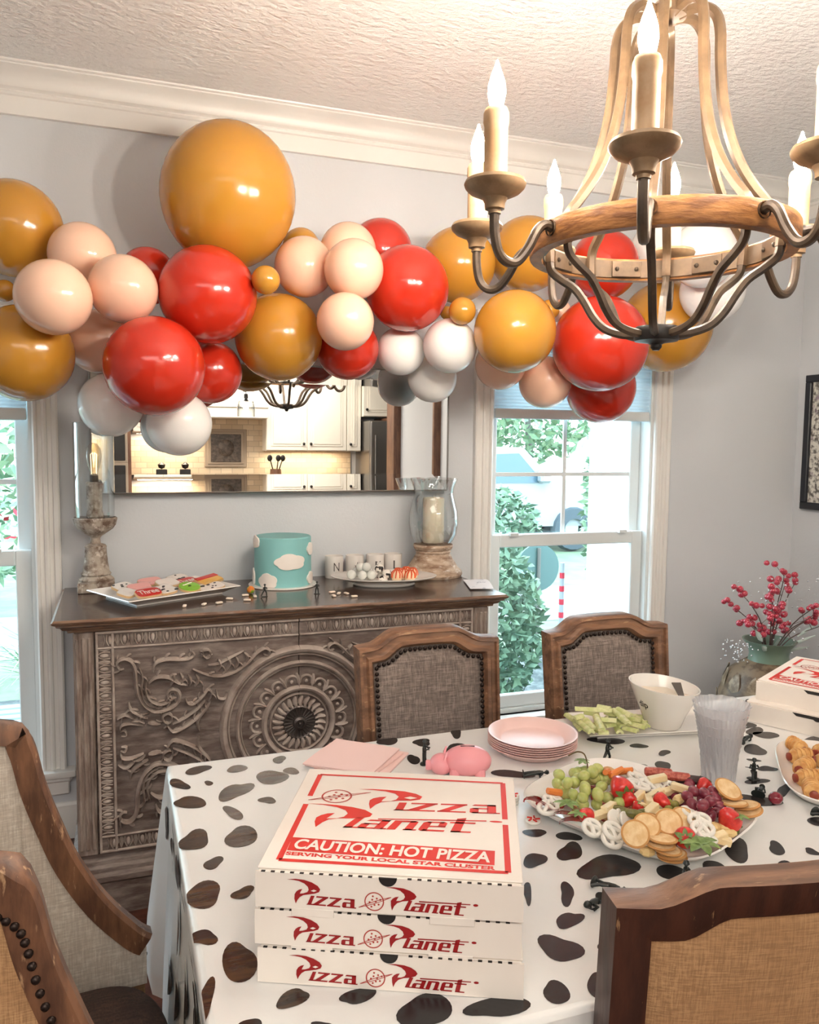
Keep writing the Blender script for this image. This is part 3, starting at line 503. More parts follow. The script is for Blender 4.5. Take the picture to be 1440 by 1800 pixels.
for i in range(9):
    rows.append([(2.75+1.3*k/16, 5.45+.5*i/8, -.35+.16*math.sin(PI*i/8)*math.sin(PI*k/16)*(1+.4*math.sin(k))) for k in range(17)])
struct('ground_mound', b.sheet(rows), G['mulch'])
# bench and strappy plant outside the left window
bn = thing('garden_bench', 'blue-grey garden bench with pale slats outside the window left of the sideboard', 'bench', (-.9, 4.45, -.345))
for k in range(6): obj('slat', MB().rbox(-.6, .62, -.26+k*.088, -.19+k*.088, .40, .425, .006), G['slat'], bn)
obj('apron', MB().rbox(-.6, .62, -.29, -.265, .28, .40, .006), G['slate'], bn)
for x in (-.55, .55):
    for y in (-.24, .22): obj('leg', MB().rbox(x-.03, x+.03, y-.03, y+.03, 0, .40, .006), G['slate'], bn)
def grassy(lab, c, n, h, seed):
    t = thing('strappy_plant', lab, 'plant', c); rn = random.Random(seed); b = MB()
    for i in range(n):
        a = rn.uniform(0, 6.28); l = h*rn.uniform(.6, 1.1); w = .012
        P = [Vector((math.cos(a)*l*.75*q*q, math.sin(a)*l*.75*q*q, l*(q-.45*q*q*q*1.1))) for q in (0, .3, .6, .85, 1)]
        sd = Vector((-math.sin(a), math.cos(a), 0))*w
        b.sheet([[p-sd*(1-.8*k/4), p+sd*(1-.8*k/4)] for k, p in enumerate(P)])
    obj('blades', b, G['leaf2'], t, 0, 'stuff'); return t
grassy('arching strappy plant behind the garden bench, nearer the window edge', (-.45, 5.75, -.345), 150, .95, 2)
grassy('arching strappy plant behind the garden bench, farther from the window edge', (-1.55, 5.8, -.345), 150, .9, 4)
shrub('flower_bush', 'pale shrub dotted with crimson flowers beyond the bench', (-.95, 6.6, .78), (.5, .3, .36), 500, .05, G['leaf2'], 21)
foliage('flowers', (0, 0, .42+.34+.36), (.46, .3, .28), 46, .045, G['pinkf'], bpy.data.objects['flower_bush'], 'stuff', 22)

# ------------------------------------------------------------------ kitchen behind the camera (seen in the mirror)
K = {'cab': M('cream_cabinet', rgb(240, 234, 222), .4), 'knob': M('black_knob', rgb(28, 24, 22), .4), 'counter': M('speckled_granite', rgb(120, 104, 88), .2, rgb(70, 60, 52), 60),
     'steel': M('stainless_steel', rgb(150, 146, 142), .28, metal=.9), 'brown': M('brown_cabinet', rgb(120, 84, 62), .5, rgb(96, 64, 48), 6, (5, 5, 1)), 'dark': M('dark_metal_tile', rgb(64, 54, 48), .4, rgb(96, 84, 74), 30),
     'frame': M('taupe_stone', rgb(160, 144, 126), .6), 'bulbw': M('pendant_bulb', (1, .95, .85), .3, emit=((1, .88, .7), 12))}
def brick_mat(name, c1, c2, mor):
    m = bpy.data.materials.new(name); m.use_nodes = True; nt = m.node_tree; L = nt.links.new
    tc = nd(nt, 'ShaderNodeTexCoord'); mp = nd(nt, 'ShaderNodeMapping'); mp.inputs['Rotation'].default_value = (PI/2, 0, 0); L(tc.outputs['Object'], mp.inputs[0])
    bt = nd(nt, 'ShaderNodeTexBrick'); bt.inputs['Scale'].default_value = 1; bt.inputs['Brick Width'].default_value = .15; bt.inputs['Row Height'].default_value = .075
    bt.inputs['Mortar Size'].default_value = .004; bt.inputs['Color1'].default_value = (*c1, 1); bt.inputs['Color2'].default_value = (*c2, 1); bt.inputs['Mortar'].default_value = (*mor, 1)
    L(mp.outputs[0], bt.inputs[0]); L(bt.outputs[0], nt.nodes['Principled BSDF'].inputs[0]); nt.nodes['Principled BSDF'].inputs['Roughness'].default_value = .5
    return m
KY = -5.078
struct('wall_backsplash', MB().box(.15, 3.2, KY, KY+.015, .92, 1.5).box(.95, 1.92, KY, KY+.016, 1.4, 1.95), brick_mat('travertine_brick', rgb(226, 208, 180), rgb(200, 180, 152), rgb(180, 164, 142)), smooth=0)
def door_panel(b, x0, x1, z0, z1, y):
    b.rbox(x0, x1, y-.001, y+.02, z0, z1, .003)
    s = .055
    b.rbox(x0+s, x1-s, y+.02, y+.026, z0+s, z1-s, .005).rbox(x0+s+.03, x1-s-.03, y+.026, y+.032, z0+s+.03, z1-s-.03, .005)
def wallcab(lab, x0, x1, z0, z1, nd_, d=.33, knobz=None):
    t = thing('wall_cabinet', lab, 'cabinet', (0, 0, 0))
    obj('carcass', MB().box(x0, x1, KY, KY+d, z0, z1), K['cab'], t, 0)
    w = (x1-x0)/nd_
    for i in range(nd_):
        b = MB(); door_panel(b, x0+i*w+.004, x0+(i+1)*w-.004, z0+.01, z1-.01, KY+d)
        dd = obj('door', b, K['cab'], t)
        kx = x0+i*w+(w-.05 if (i % 2 == 0 and nd_ > 1) else .05)
        obj('knob', MB().sph((kx, KY+d+.04, (knobz or z0+.1)), .02, 10, 6), K['knob'], dd)
wallcab('cream two-door wall cabinet reflected in the mirror, beside the hood', 1.92, 3.05, 1.37, 2.55, 2)
wallcab('narrow cream wall cabinet reflected in the mirror, beside the refrigerator', 3.055, 3.26, 1.37, 2.55, 1)
wallcab('cream wall cabinet over the refrigerator, reflected in the mirror', 3.27, 3.9, 1.86, 2.55, 1, .4)
wallcab('cream wall cabinet left of the hood in the mirror', .2, .93, 1.6, 2.55, 2)
h = thing('range_hood', 'cream mantel range hood reflected in the mirror', 'range hood')
obj('canopy', MB().prism([(KY, 1.97), (KY+.5, 1.97), (KY+.5, 2.05), (KY+.35, 2.3), (KY+.3, 2.6), (KY, 2.6)], .93, 1.92, Matrix(((0, 0, 1, 0), (1, 0, 0, 0), (0, 1, 0, 0), (0, 0, 0, 1)))), K['cab'], h, 0)
obj('mantel', MB().rbox(.93, 1.92, KY, KY+.52, 1.80, 1.97, .012).rbox(.93, 1.92, KY, KY+.54, 1.94, 1.99, .008), K['cab'], h)
md = thing('tile_medallion', 'square dark metal tile medallion framed on the backsplash', 'wall tile')
obj('frame', MB().rbox(1.13, 1.70, KY+.016, KY+.035, 1.14, 1.66, .004).rbox(1.17, 1.66, KY+.03, KY+.045, 1.18, 1.62, .004), K['frame'], md)
obj('tile', MB().rbox(1.21, 1.62, KY+.04, KY+.055, 1.21, 1.59, .004).sph((1.415, KY+.05, 1.4), (.12, .02, .12)), K['dark'], md)
bc = thing('base_cabinet', 'cream base cabinet run with drawers along the kitchen wall', 'cabinet')
obj('carcass', MB().box(.2, 3.2, KY, KY+.6, .1, .88), K['cab'], bc, 0)
for i in range(6):
    b = MB(); door_panel(b, .22+i*.49, .69+i*.49, .12, .66, KY+.6); obj('door', b, K['cab'], bc)
    b = MB(); b.rbox(.22+i*.49, .69+i*.49, KY+.6, KY+.62, .68, .86, .004); obj('drawer', b, K['cab'], bc)
tag(obj('countertop', MB().rbox(.18, 3.22, KY, KY+.64, .88, .92, .008), K['counter']), 'speckled granite countertop on the kitchen base cabinets', 'countertop')
il = thing('kitchen_island', 'cream kitchen island with dark top behind the camera', 'kitchen island', (0, 0, 0))
obj('body', MB().rbox(.3, 2.4, -3.35, -2.7, 0, .86, .006), K['cab'], il); obj('top', MB().rbox(.22, 2.48, -3.42, -2.6, .86, .90, .008), K['counter'], il)
ov = thing('oven_tower', 'brown oven tower with black oven doors at the edge of the mirror', 'oven', (0, 0, 0))
obj('body', MB().box(-.75, .17, KY, KY+.62, 0, 2.5), K['brown'], ov, 0)
for z in ((.95, 1.18), (1.24, 1.75)):
    d = obj('oven_door', MB().rbox(-.68, .10, KY+.62, KY+.64, *z, .006), K['knob'], ov); obj('trim', MB().rbox(-.7, .13, KY+.615, KY+.63, z[0]-.03, z[1]+.03, .004), K['frame'], d)
fr = thing('refrigerator', 'stainless refrigerator reflected at the right of the mirror', 'refrigerator', (0, 0, 0))
obj('body', MB().rbox(3.28, 3.55, KY, KY+.7, .02, 1.80, .01), K['steel'], fr); obj('door', MB().rbox(3.285, 3.545, KY+.7, KY+.75, .05, 1.79, .012), K['steel'], fr)
obj('handle', MB().tube([(3.34, KY+.80, .7), (3.34, KY+.80, 1.6)], .014, 8), K['steel'], fr)
pn = thing('pantry_panel', 'tall brown pantry panel beside the refrigerator', 'cabinet', (0, 0, 0))
obj('body', MB().box(3.56, 3.86, KY, KY+.66, 0, 1.84), K['brown'], pn, 0); obj('art_tile', MB().rbox(3.62, 3.8, KY+.66, KY+.68, 1.1, 1.4, .004), K['frame'], pn)
struct('door_1', MB().rbox(3.32, 3.38, -3.75, -3.02, 0, 2.05, .006), K['brown'])
struct('trim_7', MB().rbox(3.15, 3.32, -3.03, -2.96, 0, 2.1, .006), K['brown'])
cr = thing('utensil_crock', 'small crock of dark cooking utensils on the kitchen counter', 'utensil crock', (2.05, KY+.32, .92))
obj('pot', MB().lathe([(0, 0), (.07, 0), (.08, .1), (.075, .2), (.068, .2), (.065, .02)], 18), K['brown'], cr)
for i in range(5):
    a = i*1.3; obj('utensil', MB().tube([(0, 0, .05), (.09*math.cos(a), .05*math.sin(a), .32)], .008, 6).sph((.1*math.cos(a), .055*math.sin(a), .35), (.035, .012, .045), 8, 6), K['knob'], cr)
for i, (x, l) in enumerate(((.55, 'small dark ornament on the kitchen counter, nearer the oven'), (.85, 'small dark lettered block on the kitchen counter'))):
    tag(obj('counter_ornament', MB().rbox(-.07, .07, -.02, .02, 0, .2, .008).lathe([(0, .2), (.04, .22), (.05, .26), (0, .3)], 10), K['knob']), l, 'ornament', None, (x, KY+.3, .92))
pd = thing('pendant_lamp', 'clear glass pendant lamp reflected below the balloons', 'pendant lamp', (1.36, -2.8, 1.77))
obj('cord', MB().tube([(0, 0, .24), (0, 0, CE-1.77)], .004, 6), K['knob'], pd); obj('socket', MB().lathe([(0, .26), (.022, .25), (.024, .17), (0, .165)], 12), K['knob'], pd)
obj('glass_shade', MB().lathe([(.03, .2), (.085, .17), (.1, .1), (.1, 0), (.098, 0), (.098, .1), (.083, .168), (.03, .196)], 24), MT['glass'], pd); obj('bulb', MB().sph((0, 0, .11), (.03, .03, .045), 12, 8), K['bulbw'], pd)
area('under_cabinet_light', (2.5, KY+.2, 1.35), (1.0, .06), 7, (1, .82, .6)); area('under_cabinet_light', (.6, KY+.2, 1.58), (.7, .06), 7, (1, .82, .6))
# ------------------------------------------------------------------ mirror
MY = 3.16
mr = thing('wall_mirror', 'wide rectangular wall mirror with a mirrored border above the sideboard', 'mirror', (.612, MY, 1.55))
def L3(x, y, z): return (x-.612, y-MY, z-1.55)
x0, x1, z0, z1 = -.088, 1.312, 1.302, 1.795; s = .068
b = MB(); b.v = []; b.box(x0+s-.612, x1-s-.612, 0, .034, z0+s-1.55, z1-s-1.55)
obj('mirror_glass', b, MT['mirror'], mr, 0)
O = [(x0, z0), (x1, z0), (x1, z1), (x0, z1)]; I_ = [(x0+s+.0015, z0+s+.0015), (x1-s-.0015, z0+s+.0015), (x1-s-.0015, z1-s-.0015), (x0+s+.0015, z1-s-.0015)]
tl = s*math.tan(math.radians(2.2))
for k in range(4):
    a, c = O[k], O[(k+1) % 4]; d, e = I_[(k+1) % 4], I_[k]
    vs = [L3(a[0], MY-tl, a[1]), L3(c[0], MY-tl, c[1]), L3(d[0], MY, d[1]), L3(e[0], MY, e[1])]
    vs += [L3(a[0], MY+.03, a[1]), L3(c[0], MY+.03, c[1]), L3(d[0], MY+.03, d[1]), L3(e[0], MY+.03, e[1])]
    obj('border_strip', MB().add(vs, [(0, 1, 2, 3), (7, 6, 5, 4), (0, 4, 5, 1), (1, 5, 6, 2), (2, 6, 7, 3), (3, 7, 4, 0)]), MT['mirror'], mr, 0)
obj('backing', MB().rbox(x0-.612-.003, x1-.612+.003, .0345, .0395, z0-1.55-.003, z1-1.55+.003, .002), K['steel'], mr)
# bead line along the outer edge
b = MB(); P = [L3(q[0], MY-tl-.001, q[1]) for q in O]
for k in range(4): b.tube([P[k], P[(k+1) % 4]], .0035, 6)
obj('edge_bead', b, K['steel'], mr)

# ------------------------------------------------------------------ sideboard
SX, SY = .564, 2.64
sb = thing('sideboard', 'grey-brown carved two-door sideboard with round medallion under the mirror', 'sideboard', (SX, SY, 0))
TOPP = [(0, .957), (-.003, .953), (-.008, .950), (-.004, .944), (.004, .940), (.006, .934), (.016, .930), (.022, .922), (.034, .918), (.036, .910), (0.044, .908)]
hw, fy, by = .752, -.046, .535
rows = []
for d, z in TOPP: rows.append([(-hw+d, by, z), (-hw+d, fy+d, z), (hw-d, fy+d, z), (hw-d, by, z)])
b = MB().sheet(rows, closed=True); b.add(rows[0], [(0, 1, 2, 3)]); b.add(rows[-1], [(3, 2, 1, 0)])
tp = obj('top', b, [MT['sbtop'], MT['sbedge']], sb, 25)
for p in tp.data.polygons:
    if p.normal.z < .9: p.material_index = 1
obj('carcass', MB().box(-.698, .698, .014, .53, .10, .912), MT['sb'], sb, 0)
for s_ in (-1, 1):
    b = MB().rbox(s_*.672-.030, s_*.672+.030, -.004, .03, .19, .908, .004)
    for o_ in (-.018, 0, .018): b.rbox(s_*.672+o_-.006, s_*.672+o_+.006, -.009, .0, .21, .890, .003)
    obj('corner_post', b, MT['sbv'], sb)
PL = [(0, .0), (0, .105), (-.006, .112), (-.006, .128), (.006, .138), (.008, .150), (.018, .158), (.020, .170), (.03, .178), (.03, .19)]
rows = [[(-.72+d, .53, z), (-.72+d, -.026+d, z), (.72-d, -.026+d, z), (.72-d, .53, z)] for d, z in PL]
b = MB().sheet(rows, closed=True); b.add(rows[-1], [(0, 1, 2, 3)])
obj('plinth', b, MT['sb'], sb, 25)
def relief(b, pts, w, h, y0, taper=.3, n=3):
    P = smoothpath(pts, n); m = len(P)
    pr = [(-1, 0), (-.72, .62), (-.25, 1), (.25, .86), (.72, .62), (1, 0)]
    rows = []
    for i, p in enumerate(P):
        t = (P[min(i+1, m-1)]-P[max(i-1, 0)]).normalized(); nn = Vector((-t.y, t.x))
        f = min(1, taper+(1-taper)*min(i, m-1-i)/(m*.25)) if taper < 1 else 1
        rows.append([(p.x+nn.x*o*w*f*.5, y0-q*h*(.5+.5*f), p.y+nn.y*o*w*f*.5) for o, q in pr])
    b.sheet(rows); return b
ZC = .553
for sgn, nm in ((-1, 'left'), (1, 'right')):
    dx0, dx1 = (-.638, -.0015) if sgn < 0 else (.0015, .638)
    dr = obj('door', MB().box(dx0, dx1, -.004, .016, .196, .908), MT['sb'], sb, 0)
    # moulded frames
    b = MB(); fw = .05
    for (a0, a1, c0, c1) in ((dx0, dx1, .900, .908), (dx0, dx1, .196, .204), (dx0, dx1, .852, .858), (dx0, dx1, .246, .252)): b.rbox(a0, a1, -.012, -.003, c0, c1, .002)
    xo, xi = (dx0, dx0+fw) if sgn < 0 else (dx1, dx1-fw)
    for xx in (xo+.004*-sgn*-1*0+(.004 if sgn < 0 else -.004), xi): b.rbox(xx-.004, xx+.004, -.012, -.003, .2, .905, .002)
    obj('door_moulding', b, MT['carve'], dr)
    # egg and dart border
    b = MB()
    def egg(x, z, vert):
        rx, rz = (.007, .014) if not vert else (.014, .007)
        b.sph((x, -.005, z), (rx, .008, rz), 8, 5)
        for q in (-1, 1):
            if not vert:
                relief(b, [(x+q*.010, z+.018), (x+q*.011, z-.002), (x+q*.004, z-.017)], .005, .006, -.004, .6, 2)
                relief(b, [(x+q*.0205, z-.018), (x+q*.016, z), (x+q*.020, z+.018)], .004, .005, -.004, .6, 2)
            else:
                relief(b, [(x+.018, z+q*.010), (x-.002, z+q*.011), (x-.017, z+q*.004)], .005, .006, -.004, .6, 2)
                relief(b, [(x-.018, z+q*.0205), (x, z+q*.016), (x+.018, z+q*.020)], .004, .005, -.004, .6, 2)
        if not vert: b.sph((x+.0215, -.004, z), (.0025, .006, .016), 6, 4)
        else: b.sph((x, -.004, z+.0215), (.016, .006, .0025), 6, 4)
    nx = 14
    for k in range(nx):
        x = dx0+.022+(dx1-dx0-.044)*(k+.5)/nx
        egg(x, .879, False); egg(x, .224, False)
    for k in range(14): egg((xo+xi)/2, .256+(.852-.256)*(k+.5)/14, True)
    obj('egg_and_dart_border', b, MT['carve'], dr, 60, 'stuff')
    # acanthus scrolls in the four quarters
    b = MB()
    for zs in (1, -1):
        for pts, w in CARVE:
            pp = [((p[0] if sgn < 0 else -p[0]), ZC+p[1]*zs*.97+(.0 if zs > 0 else .0)) for p in pts]
            relief(b, pp, w*1.5, .017, -.004)
            if w > .0055:
                relief(b, pp, w*.55, .024, -.004)
                P_ = smoothpath(pp, 2)
                for k in range(2, len(P_)-2, 2):          # acanthus lobes curling off the stem
                    t_ = (P_[k+1]-P_[k-1]).normalized(); n_ = Vector((-t_.y, t_.x, 0))*(1 if (sgn*zs) < 0 else -1)
                    l_ = .020*(1-.5*abs(k/len(P_)-.5))
                    relief(b, [P_[k]+n_*w*.4, P_[k]+n_*(w*.4+l_*.5)+t_*l_*.45, P_[k]+n_*(w*.4+l_*.75)+t_*l_*1.0], w*.75, .015, -.004, .35, 2)
    obj('carved_scrolls', b, MT['carve'], dr, 60, 'stuff')
    # medallion rings (half on each door)
    b = MB(); aa = [(90+180*k/28)*PI/180 if sgn < 0 else (-90+180*k/28)*PI/180 for k in range(29)]
    for r, w, h in ((.252, .024, .016), (.236, .008, .008), (.206, .014, .012), (.196, .006, .007), (.118, .018, .012), (.098, .006, .008)):
        relief(b, [(r*math.cos(a), ZC+r*math.sin(a)) for a in aa], w*1.1, h*1.35, -.004, 1, 1)
    for k in range(9):                                  # scalloped cartouches
        a0 = (90+180*(k+.5)/9)*PI/180*1.0 if sgn < 0 else (-90+180*(k+.5)/9)*PI/180
        c0 = Vector((math.cos(a0)*.142, math.sin(a0)*.142))
        relief(b, [(c0.x+.020*math.cos(a0+q), ZC+c0.y+.020*math.sin(a0+q)) for q in (-1.9, -1.1, -.4, .4, 1.1, 1.9)], .010, .009, -.004, .5, 3)
        b.sph((c0.x, -.006, ZC+c0.y), (.007, .006, .007), 6, 4)
        relief(b, [(math.cos(a0+.17)*.128, ZC+math.sin(a0+.17)*.128), (math.cos(a0+.19)*.15, ZC+math.sin(a0+.19)*.15), (math.cos(a0+.23)*.172, ZC+math.sin(a0+.23)*.172)], .012, .01, -.004, .4, 3)
    for k in range(12):                                 # leaf rosette
        a0 = ((90 if sgn < 0 else -90)+180*(k+.5)/12)*PI/180
        relief(b, [(math.cos(a0)*.05, ZC+math.sin(a0)*.05), (math.cos(a0+.08)*.07, ZC+math.sin(a0+.08)*.07), (math.cos(a0)*.092, ZC+math.sin(a0)*.092)], .017, .011, -.005, .35, 3)
    obj('medallion_carving', b, MT['carve'], dr, 60, 'stuff')
mk = MB()
Mf = RT((0, -.004, ZC), (PI/2, 0, 0))
mk.lathe([(.058, 0), (.06, .006), (.054, .010), (.046, .006), (.024, .008), (.022, .018), (.014, .022), (.012, .016), (.006, .016), (.005, .024), (0, .026)], 28, M=Mf)
for k in range(24):
    a = 2*PI*k/24; mk.tube([(math.cos(a)*.02, -.012, ZC+math.sin(a)*.02), (math.cos(a)*.052, -.012, ZC+math.sin(a)*.052)], .0022, 5)
    mk.sph((math.cos(a)*.062, -.008, ZC+math.sin(a)*.062), (.006, .006, .006), 6, 4)
obj('medallion_boss', mk, M('pewter_boss', rgb(92, 84, 80), .35, metal=.7), sb)['label'] = 'dark metal ribbed boss at the centre of the doors'

# ------------------------------------------------------------------ chandelier
HX, HY, HZ = .991, 1.337, 1.698
ch = thing('chandelier', 'eight-arm candle chandelier with a wooden ring and bronze straps, hanging over the table', 'chandelier', (HX, HY, HZ))
b = MB().lathe([(.224, .163), (.246, .163), (.248, .167), (.248, .205), (.246, .209), (.224, .209), (.222, .205), (.222, .167), (.224, .163)], 72)
obj('wood_ring', b, MT['ringwood'], ch)
obj('inner_band', MB().lathe([(.2215, .168), (.219, .168), (.219, .204), (.2215, .204), (.2215, .168)], 72), MT['strap'], ch)
PH = .711
def pol(r, a, z): return (-r*math.sin(a), -r*math.cos(a), z)
for k in range(8):
    a = PH+k*PI/4+PI/8; b = MB()
    q = RT(pol(.2165, a, .186), (0, 0, -a)); b.rbox(-.032, .032, -.0025, .0025, -.017, .017, .001, M=q)
    pt = obj('band_plate', b, MT['strap'], ch)
    for da in (-.10, .10): obj('bolt', MB().sph(pol(.2145, a+da, .186), (.005, .005, .005), 8, 5), MT['bronze'], pt)
obj('hub', MB().lathe([(0, -.014), (.006, -.014), (.011, -.008), (.011, -.003), (.016, .0), (.041, .004), (.043, .008), (.043, .026), (.040, .031), (.024, .033), (.010, .036), (0, .037)], 28), MT['iron'], ch)
UP = [(.213, .168), (.213, .215), (.190, .245), (.160, .285), (.135, .33), (.115, .385), (.102, .45), (.096, .52), (.094, .565), (.086, .595), (.066, .612), (.04, .612), (.018, .606)]
LO = [(.213, .200), (.213, .172), (.208, .150), (.188, .132), (.160, .112), (.140, .085), (.122, .055), (.100, .032), (.070, .020), (.038, .016)]
for k in range(8):
    a = PH+k*PI/4; tn = (-math.cos(a), math.sin(a), 0)
    pth = smoothpath([pol(r, a, z) for r, z in UP], 4)
    obj('upper_strap', MB().tube(pth, .0085, 8, flat=.42, up=pol(1, a, 0)) if False else MB().tube(pth, [.0100]*len(pth), 6, flat=1.0, up=tn), MT['strap'], ch)
    pth = smoothpath([pol(r, a, z) for r, z in LO], 4)
    obj('lower_strap', MB().tube(pth, [.0084]*len(pth), 6, flat=1.0, up=tn), MT['bronze'], ch)
obj('top_hub', MB().lathe([(0, .595), (.012, .595), (.034, .602), (.036, .618), (.026, .628), (.012, .64), (.008, .66), (0, .662)], 24), MT['strap'], ch)
b = MB()
top = CE-HZ
z = .655; k = 0
while z < top-.03:
    q = [(.011*math.cos(t)*(1 if k % 2 else 0), .011*math.cos(t)*(0 if k % 2 else 1), z+.018+.02*math.sin(t)) for t in [2*PI*i/14 for i in range(14)]]
    b.tube(q, .003, 6, closed=True); z += .031; k += 1
obj('chain', b, MT['bronzelt'], ch)
obj('ceiling_canopy', MB().lathe([(0, top-.035), (.02, top-.033), (.055, top-.014), (.062, top), (0, top)], 28), MT['bronzelt'], ch)
AR = [(.246, .190), (.262, .194), (.278, .182), (.296, .150), (.318, .124), (.340, .122), (.357, .138), (.365, .170), (.366, .205)]
for k in range(8):
    a = PH+k*PI/4
    pth = smoothpath([pol(r, a, z) for r, z in AR], 5)
    arm = obj('candle_arm', MB().tube(pth, .0088, 10).lathe([(.014, 0), (.014, .004)], 12, M=RT(pol(.248, a, .19), (0, 0, 0)) @ Matrix.Rotation(-a, 4, 'Z') @ Matrix.Rotation(PI/2, 4, 'X')), MT['bronze'], ch)
    c = pol(.366, a, 0)
    obj('bobeche', MB().lathe([(0, .200), (.011, .200), (.011, .206), (.017, .208), (.018, .218), (.022, .226), (.044, .236), (.052, .244), (.054, .250), (.051, .256), (0, .256)], 28, c), MT['ringwood'] if False else MT['bronzelt'], arm)
    sl = MB().lathe([(.0205, .256), (.0205, .345), (.0225, .352), (.0222, .368), (.020, .373), (.019, .376), (.012, .374), (0, .372)], 18, c)
    obj('candle_sleeve', sl, MT['candle'], arm)
    obj('flame_bulb', MB().lathe([(0, .372), (.0085, .374), (.013, .388), (.0155, .402), (.0145, .416), (.010, .432), (.005, .445), (.0015, .456), (0, .457)], 14, c), MT['bulb'], arm)

# ------------------------------------------------------------------ balloons
prof = []
for i in range(21):
    th = PI*i/20; z = -math.cos(th); r = math.sin(th)
    if z < 0: r *= 1-.10*(-z)**3; z *= 1.05
    prof.append((max(r, 1e-5), z))
prof = [(.0, -1.13), (.05, -1.125), (.055, -1.10), (.03, -1.075), (.04, -1.05)]+prof[1:]
BM = {k: mesh('balloon_'+k, MB().lathe(prof, 40), MT[n], 60) for k, n in (('m', 'mus'), ('r', 'red'), ('p', 'pea'), ('w', 'whi'))}
LAB = {'M1': 'huge mustard balloon standing above the garland', 'M2': 'large mustard balloon cut by the left edge, upper of two', 'M3': 'large mustard balloon cut by the left edge, over the window',
'M4': 'tiny mustard balloon between the two big left-edge mustard balloons', 'P5': 'peach balloon behind two others, beside the upper left mustard balloon', 'P6': 'peach balloon in front at the far left of the garland',
'P7': 'peach balloon touching the upper left red balloon', 'P8': 'peach balloon tucked behind the lowest left red balloon', 'R9': 'dark red balloon mostly hidden below the huge mustard balloon',
'R10': 'big red balloon directly under the huge mustard balloon', 'R11': 'big red balloon hanging lowest on the left, over two white balloons', 'R12': 'red balloon half hidden between the low red and the mustard balloon over the mirror',
'M13': 'mustard balloon hanging over the top of the mirror', 'M14': 'tiny mustard balloon under the huge mustard balloon', 'P15': 'peach balloon right beside the huge mustard balloon', 'M16': 'mustard balloon peeking out behind the peach balloons',
'P17': 'topmost peach balloon, behind the peach trio', 'P18': 'peach balloon in front of the peach trio, touching the middle red balloon', 'P19': 'lowest peach balloon over the middle of the mirror',
'R20': 'red balloon peeking out at the top behind the middle red balloon', 'R21': 'big red balloon in the middle, above the white balloons', 'R22': 'dark red balloon under the lowest middle peach balloon',
'W23': 'white balloon under the middle red balloon, left of the brightest white one', 'W24': 'white balloon in front, touching the mustard balloon', 'W25': 'lowest white balloon at the right end of the mirror',
'W26': 'white balloon above the tall glass lamp', 'W27': 'white balloon hanging lowest under the left red balloon', 'M28': 'mustard balloon behind the left candle arms', 'M29': 'mustard balloon behind the chandelier ring, at the top',
'M30': 'tiny mustard balloon right of the middle red balloon', 'M31': 'tiniest mustard balloon peeking beside the middle red balloon', 'M32': 'mustard balloon in front, left of the red balloon under the chandelier',
'M33': 'tiny mustard balloon between the front mustard and the chandelier', 'P34': 'small peach balloon peeking through under the chandelier arm', 'P35': 'peach balloon under the front mustard balloon, at the window top',
'P36': 'peach balloon hanging in front of the window shade', 'R37': 'biggest red balloon, just below the chandelier', 'R38': 'lowest red balloon, hanging before the window', 'R39': 'red balloon seen through the chandelier ring',
'M40': 'pale mustard balloon behind the chandelier hub', 'W41': 'white balloon at the right end of the garland', 'W42': 'white balloon behind the chandelier ring, left', 'W43': 'white balloon behind the chandelier ring, upper right'}
GN = {'m': 'mustard balloons of the garland', 'r': 'red balloons of the garland', 'p': 'peach balloons of the garland', 'w': 'white balloons of the garland'}
rn = random.Random(5)
for key, x, y, z, r in BALL:
    c = key[0].lower(); o = bpy.data.objects.new('balloon', BM[c]); COL.objects.link(o)
    tag(o, LAB[key], 'balloon', GN[c], (x, y, z))
    s_ = r*.985; o.scale = (s_, s_, s_*(1.03 if key != 'M1' else 1.05))
    if key == 'M1': o.rotation_euler = (.5, .1, 0)
    else: o.rotation_euler = (rn.uniform(1.2, 1.8), rn.uniform(-.5, .5), rn.uniform(-.6, .6))

# ------------------------------------------------------------------ on the sideboard
ST = .9575
lp = thing('hurricane_lamp', 'tall glass-chimney lamp on a weathered turned stand at the left of the sideboard', 'lamp', (-.078, 3.09, ST))
obj('base_block', MB().rbox(-.062, .062, -.062, .062, 0, .036, .006, 2), MT['stone'], lp)
obj('stand', MB().lathe([(.058, .036), (.060, .044), (.054, .050), (.048, .056), (.052, .062), (.046, .070), (.041, .10), (.036, .155), (.038, .160), (.034, .166), (.018, .172), (.016, .19), (.022, .198), (.034, .206), (.060, .224), (.070, .238), (.074, .254), (.076, .262), (.071, .266), (.066, .262), (.030, .250), (.026, .262), (.030, .268), (.026, .290), (.027, .380), (.030, .386), (.026, .392), (0, .392)], 26), MT['stone'], lp)
obj('glass_chimney', MB().lathe([(.066, .264), (.068, .30), (.068, .60), (.0665, .602), (.0655, .60), (.0655, .30), (.0635, .264), (.066, .264)], 36), MT['glass'], lp)
bb = obj('edison_bulb', MB().lathe([(.012, .405), (.013, .42), (.024, .46), (.028, .485), (.024, .51), (.012, .528), (0, .53)], 20), glass('amber_glass', (1, .95, .86), .06, .6), lp)
obj('socket', MB().lathe([(.014, .392), (.014, .415), (0, .415)], 14), MT['bronze'], bb)
obj('filament', MB().tube([(-.008, 0, .42), (-.010, 0, .49), (-.003, 0, .495), (0, 0, .44), (.004, 0, .495), (.010, 0, .49), (.008, 0, .42)], .0012, 5), M('filament_glow', (1, .8, .5), .5, emit=((1, .72, .4), 2)), bb)
hc = thing('hurricane_candle_holder', 'flared glass hurricane with an ivory candle on a weathered wooden foot', 'candle holder', (1.215, 3.065, ST))
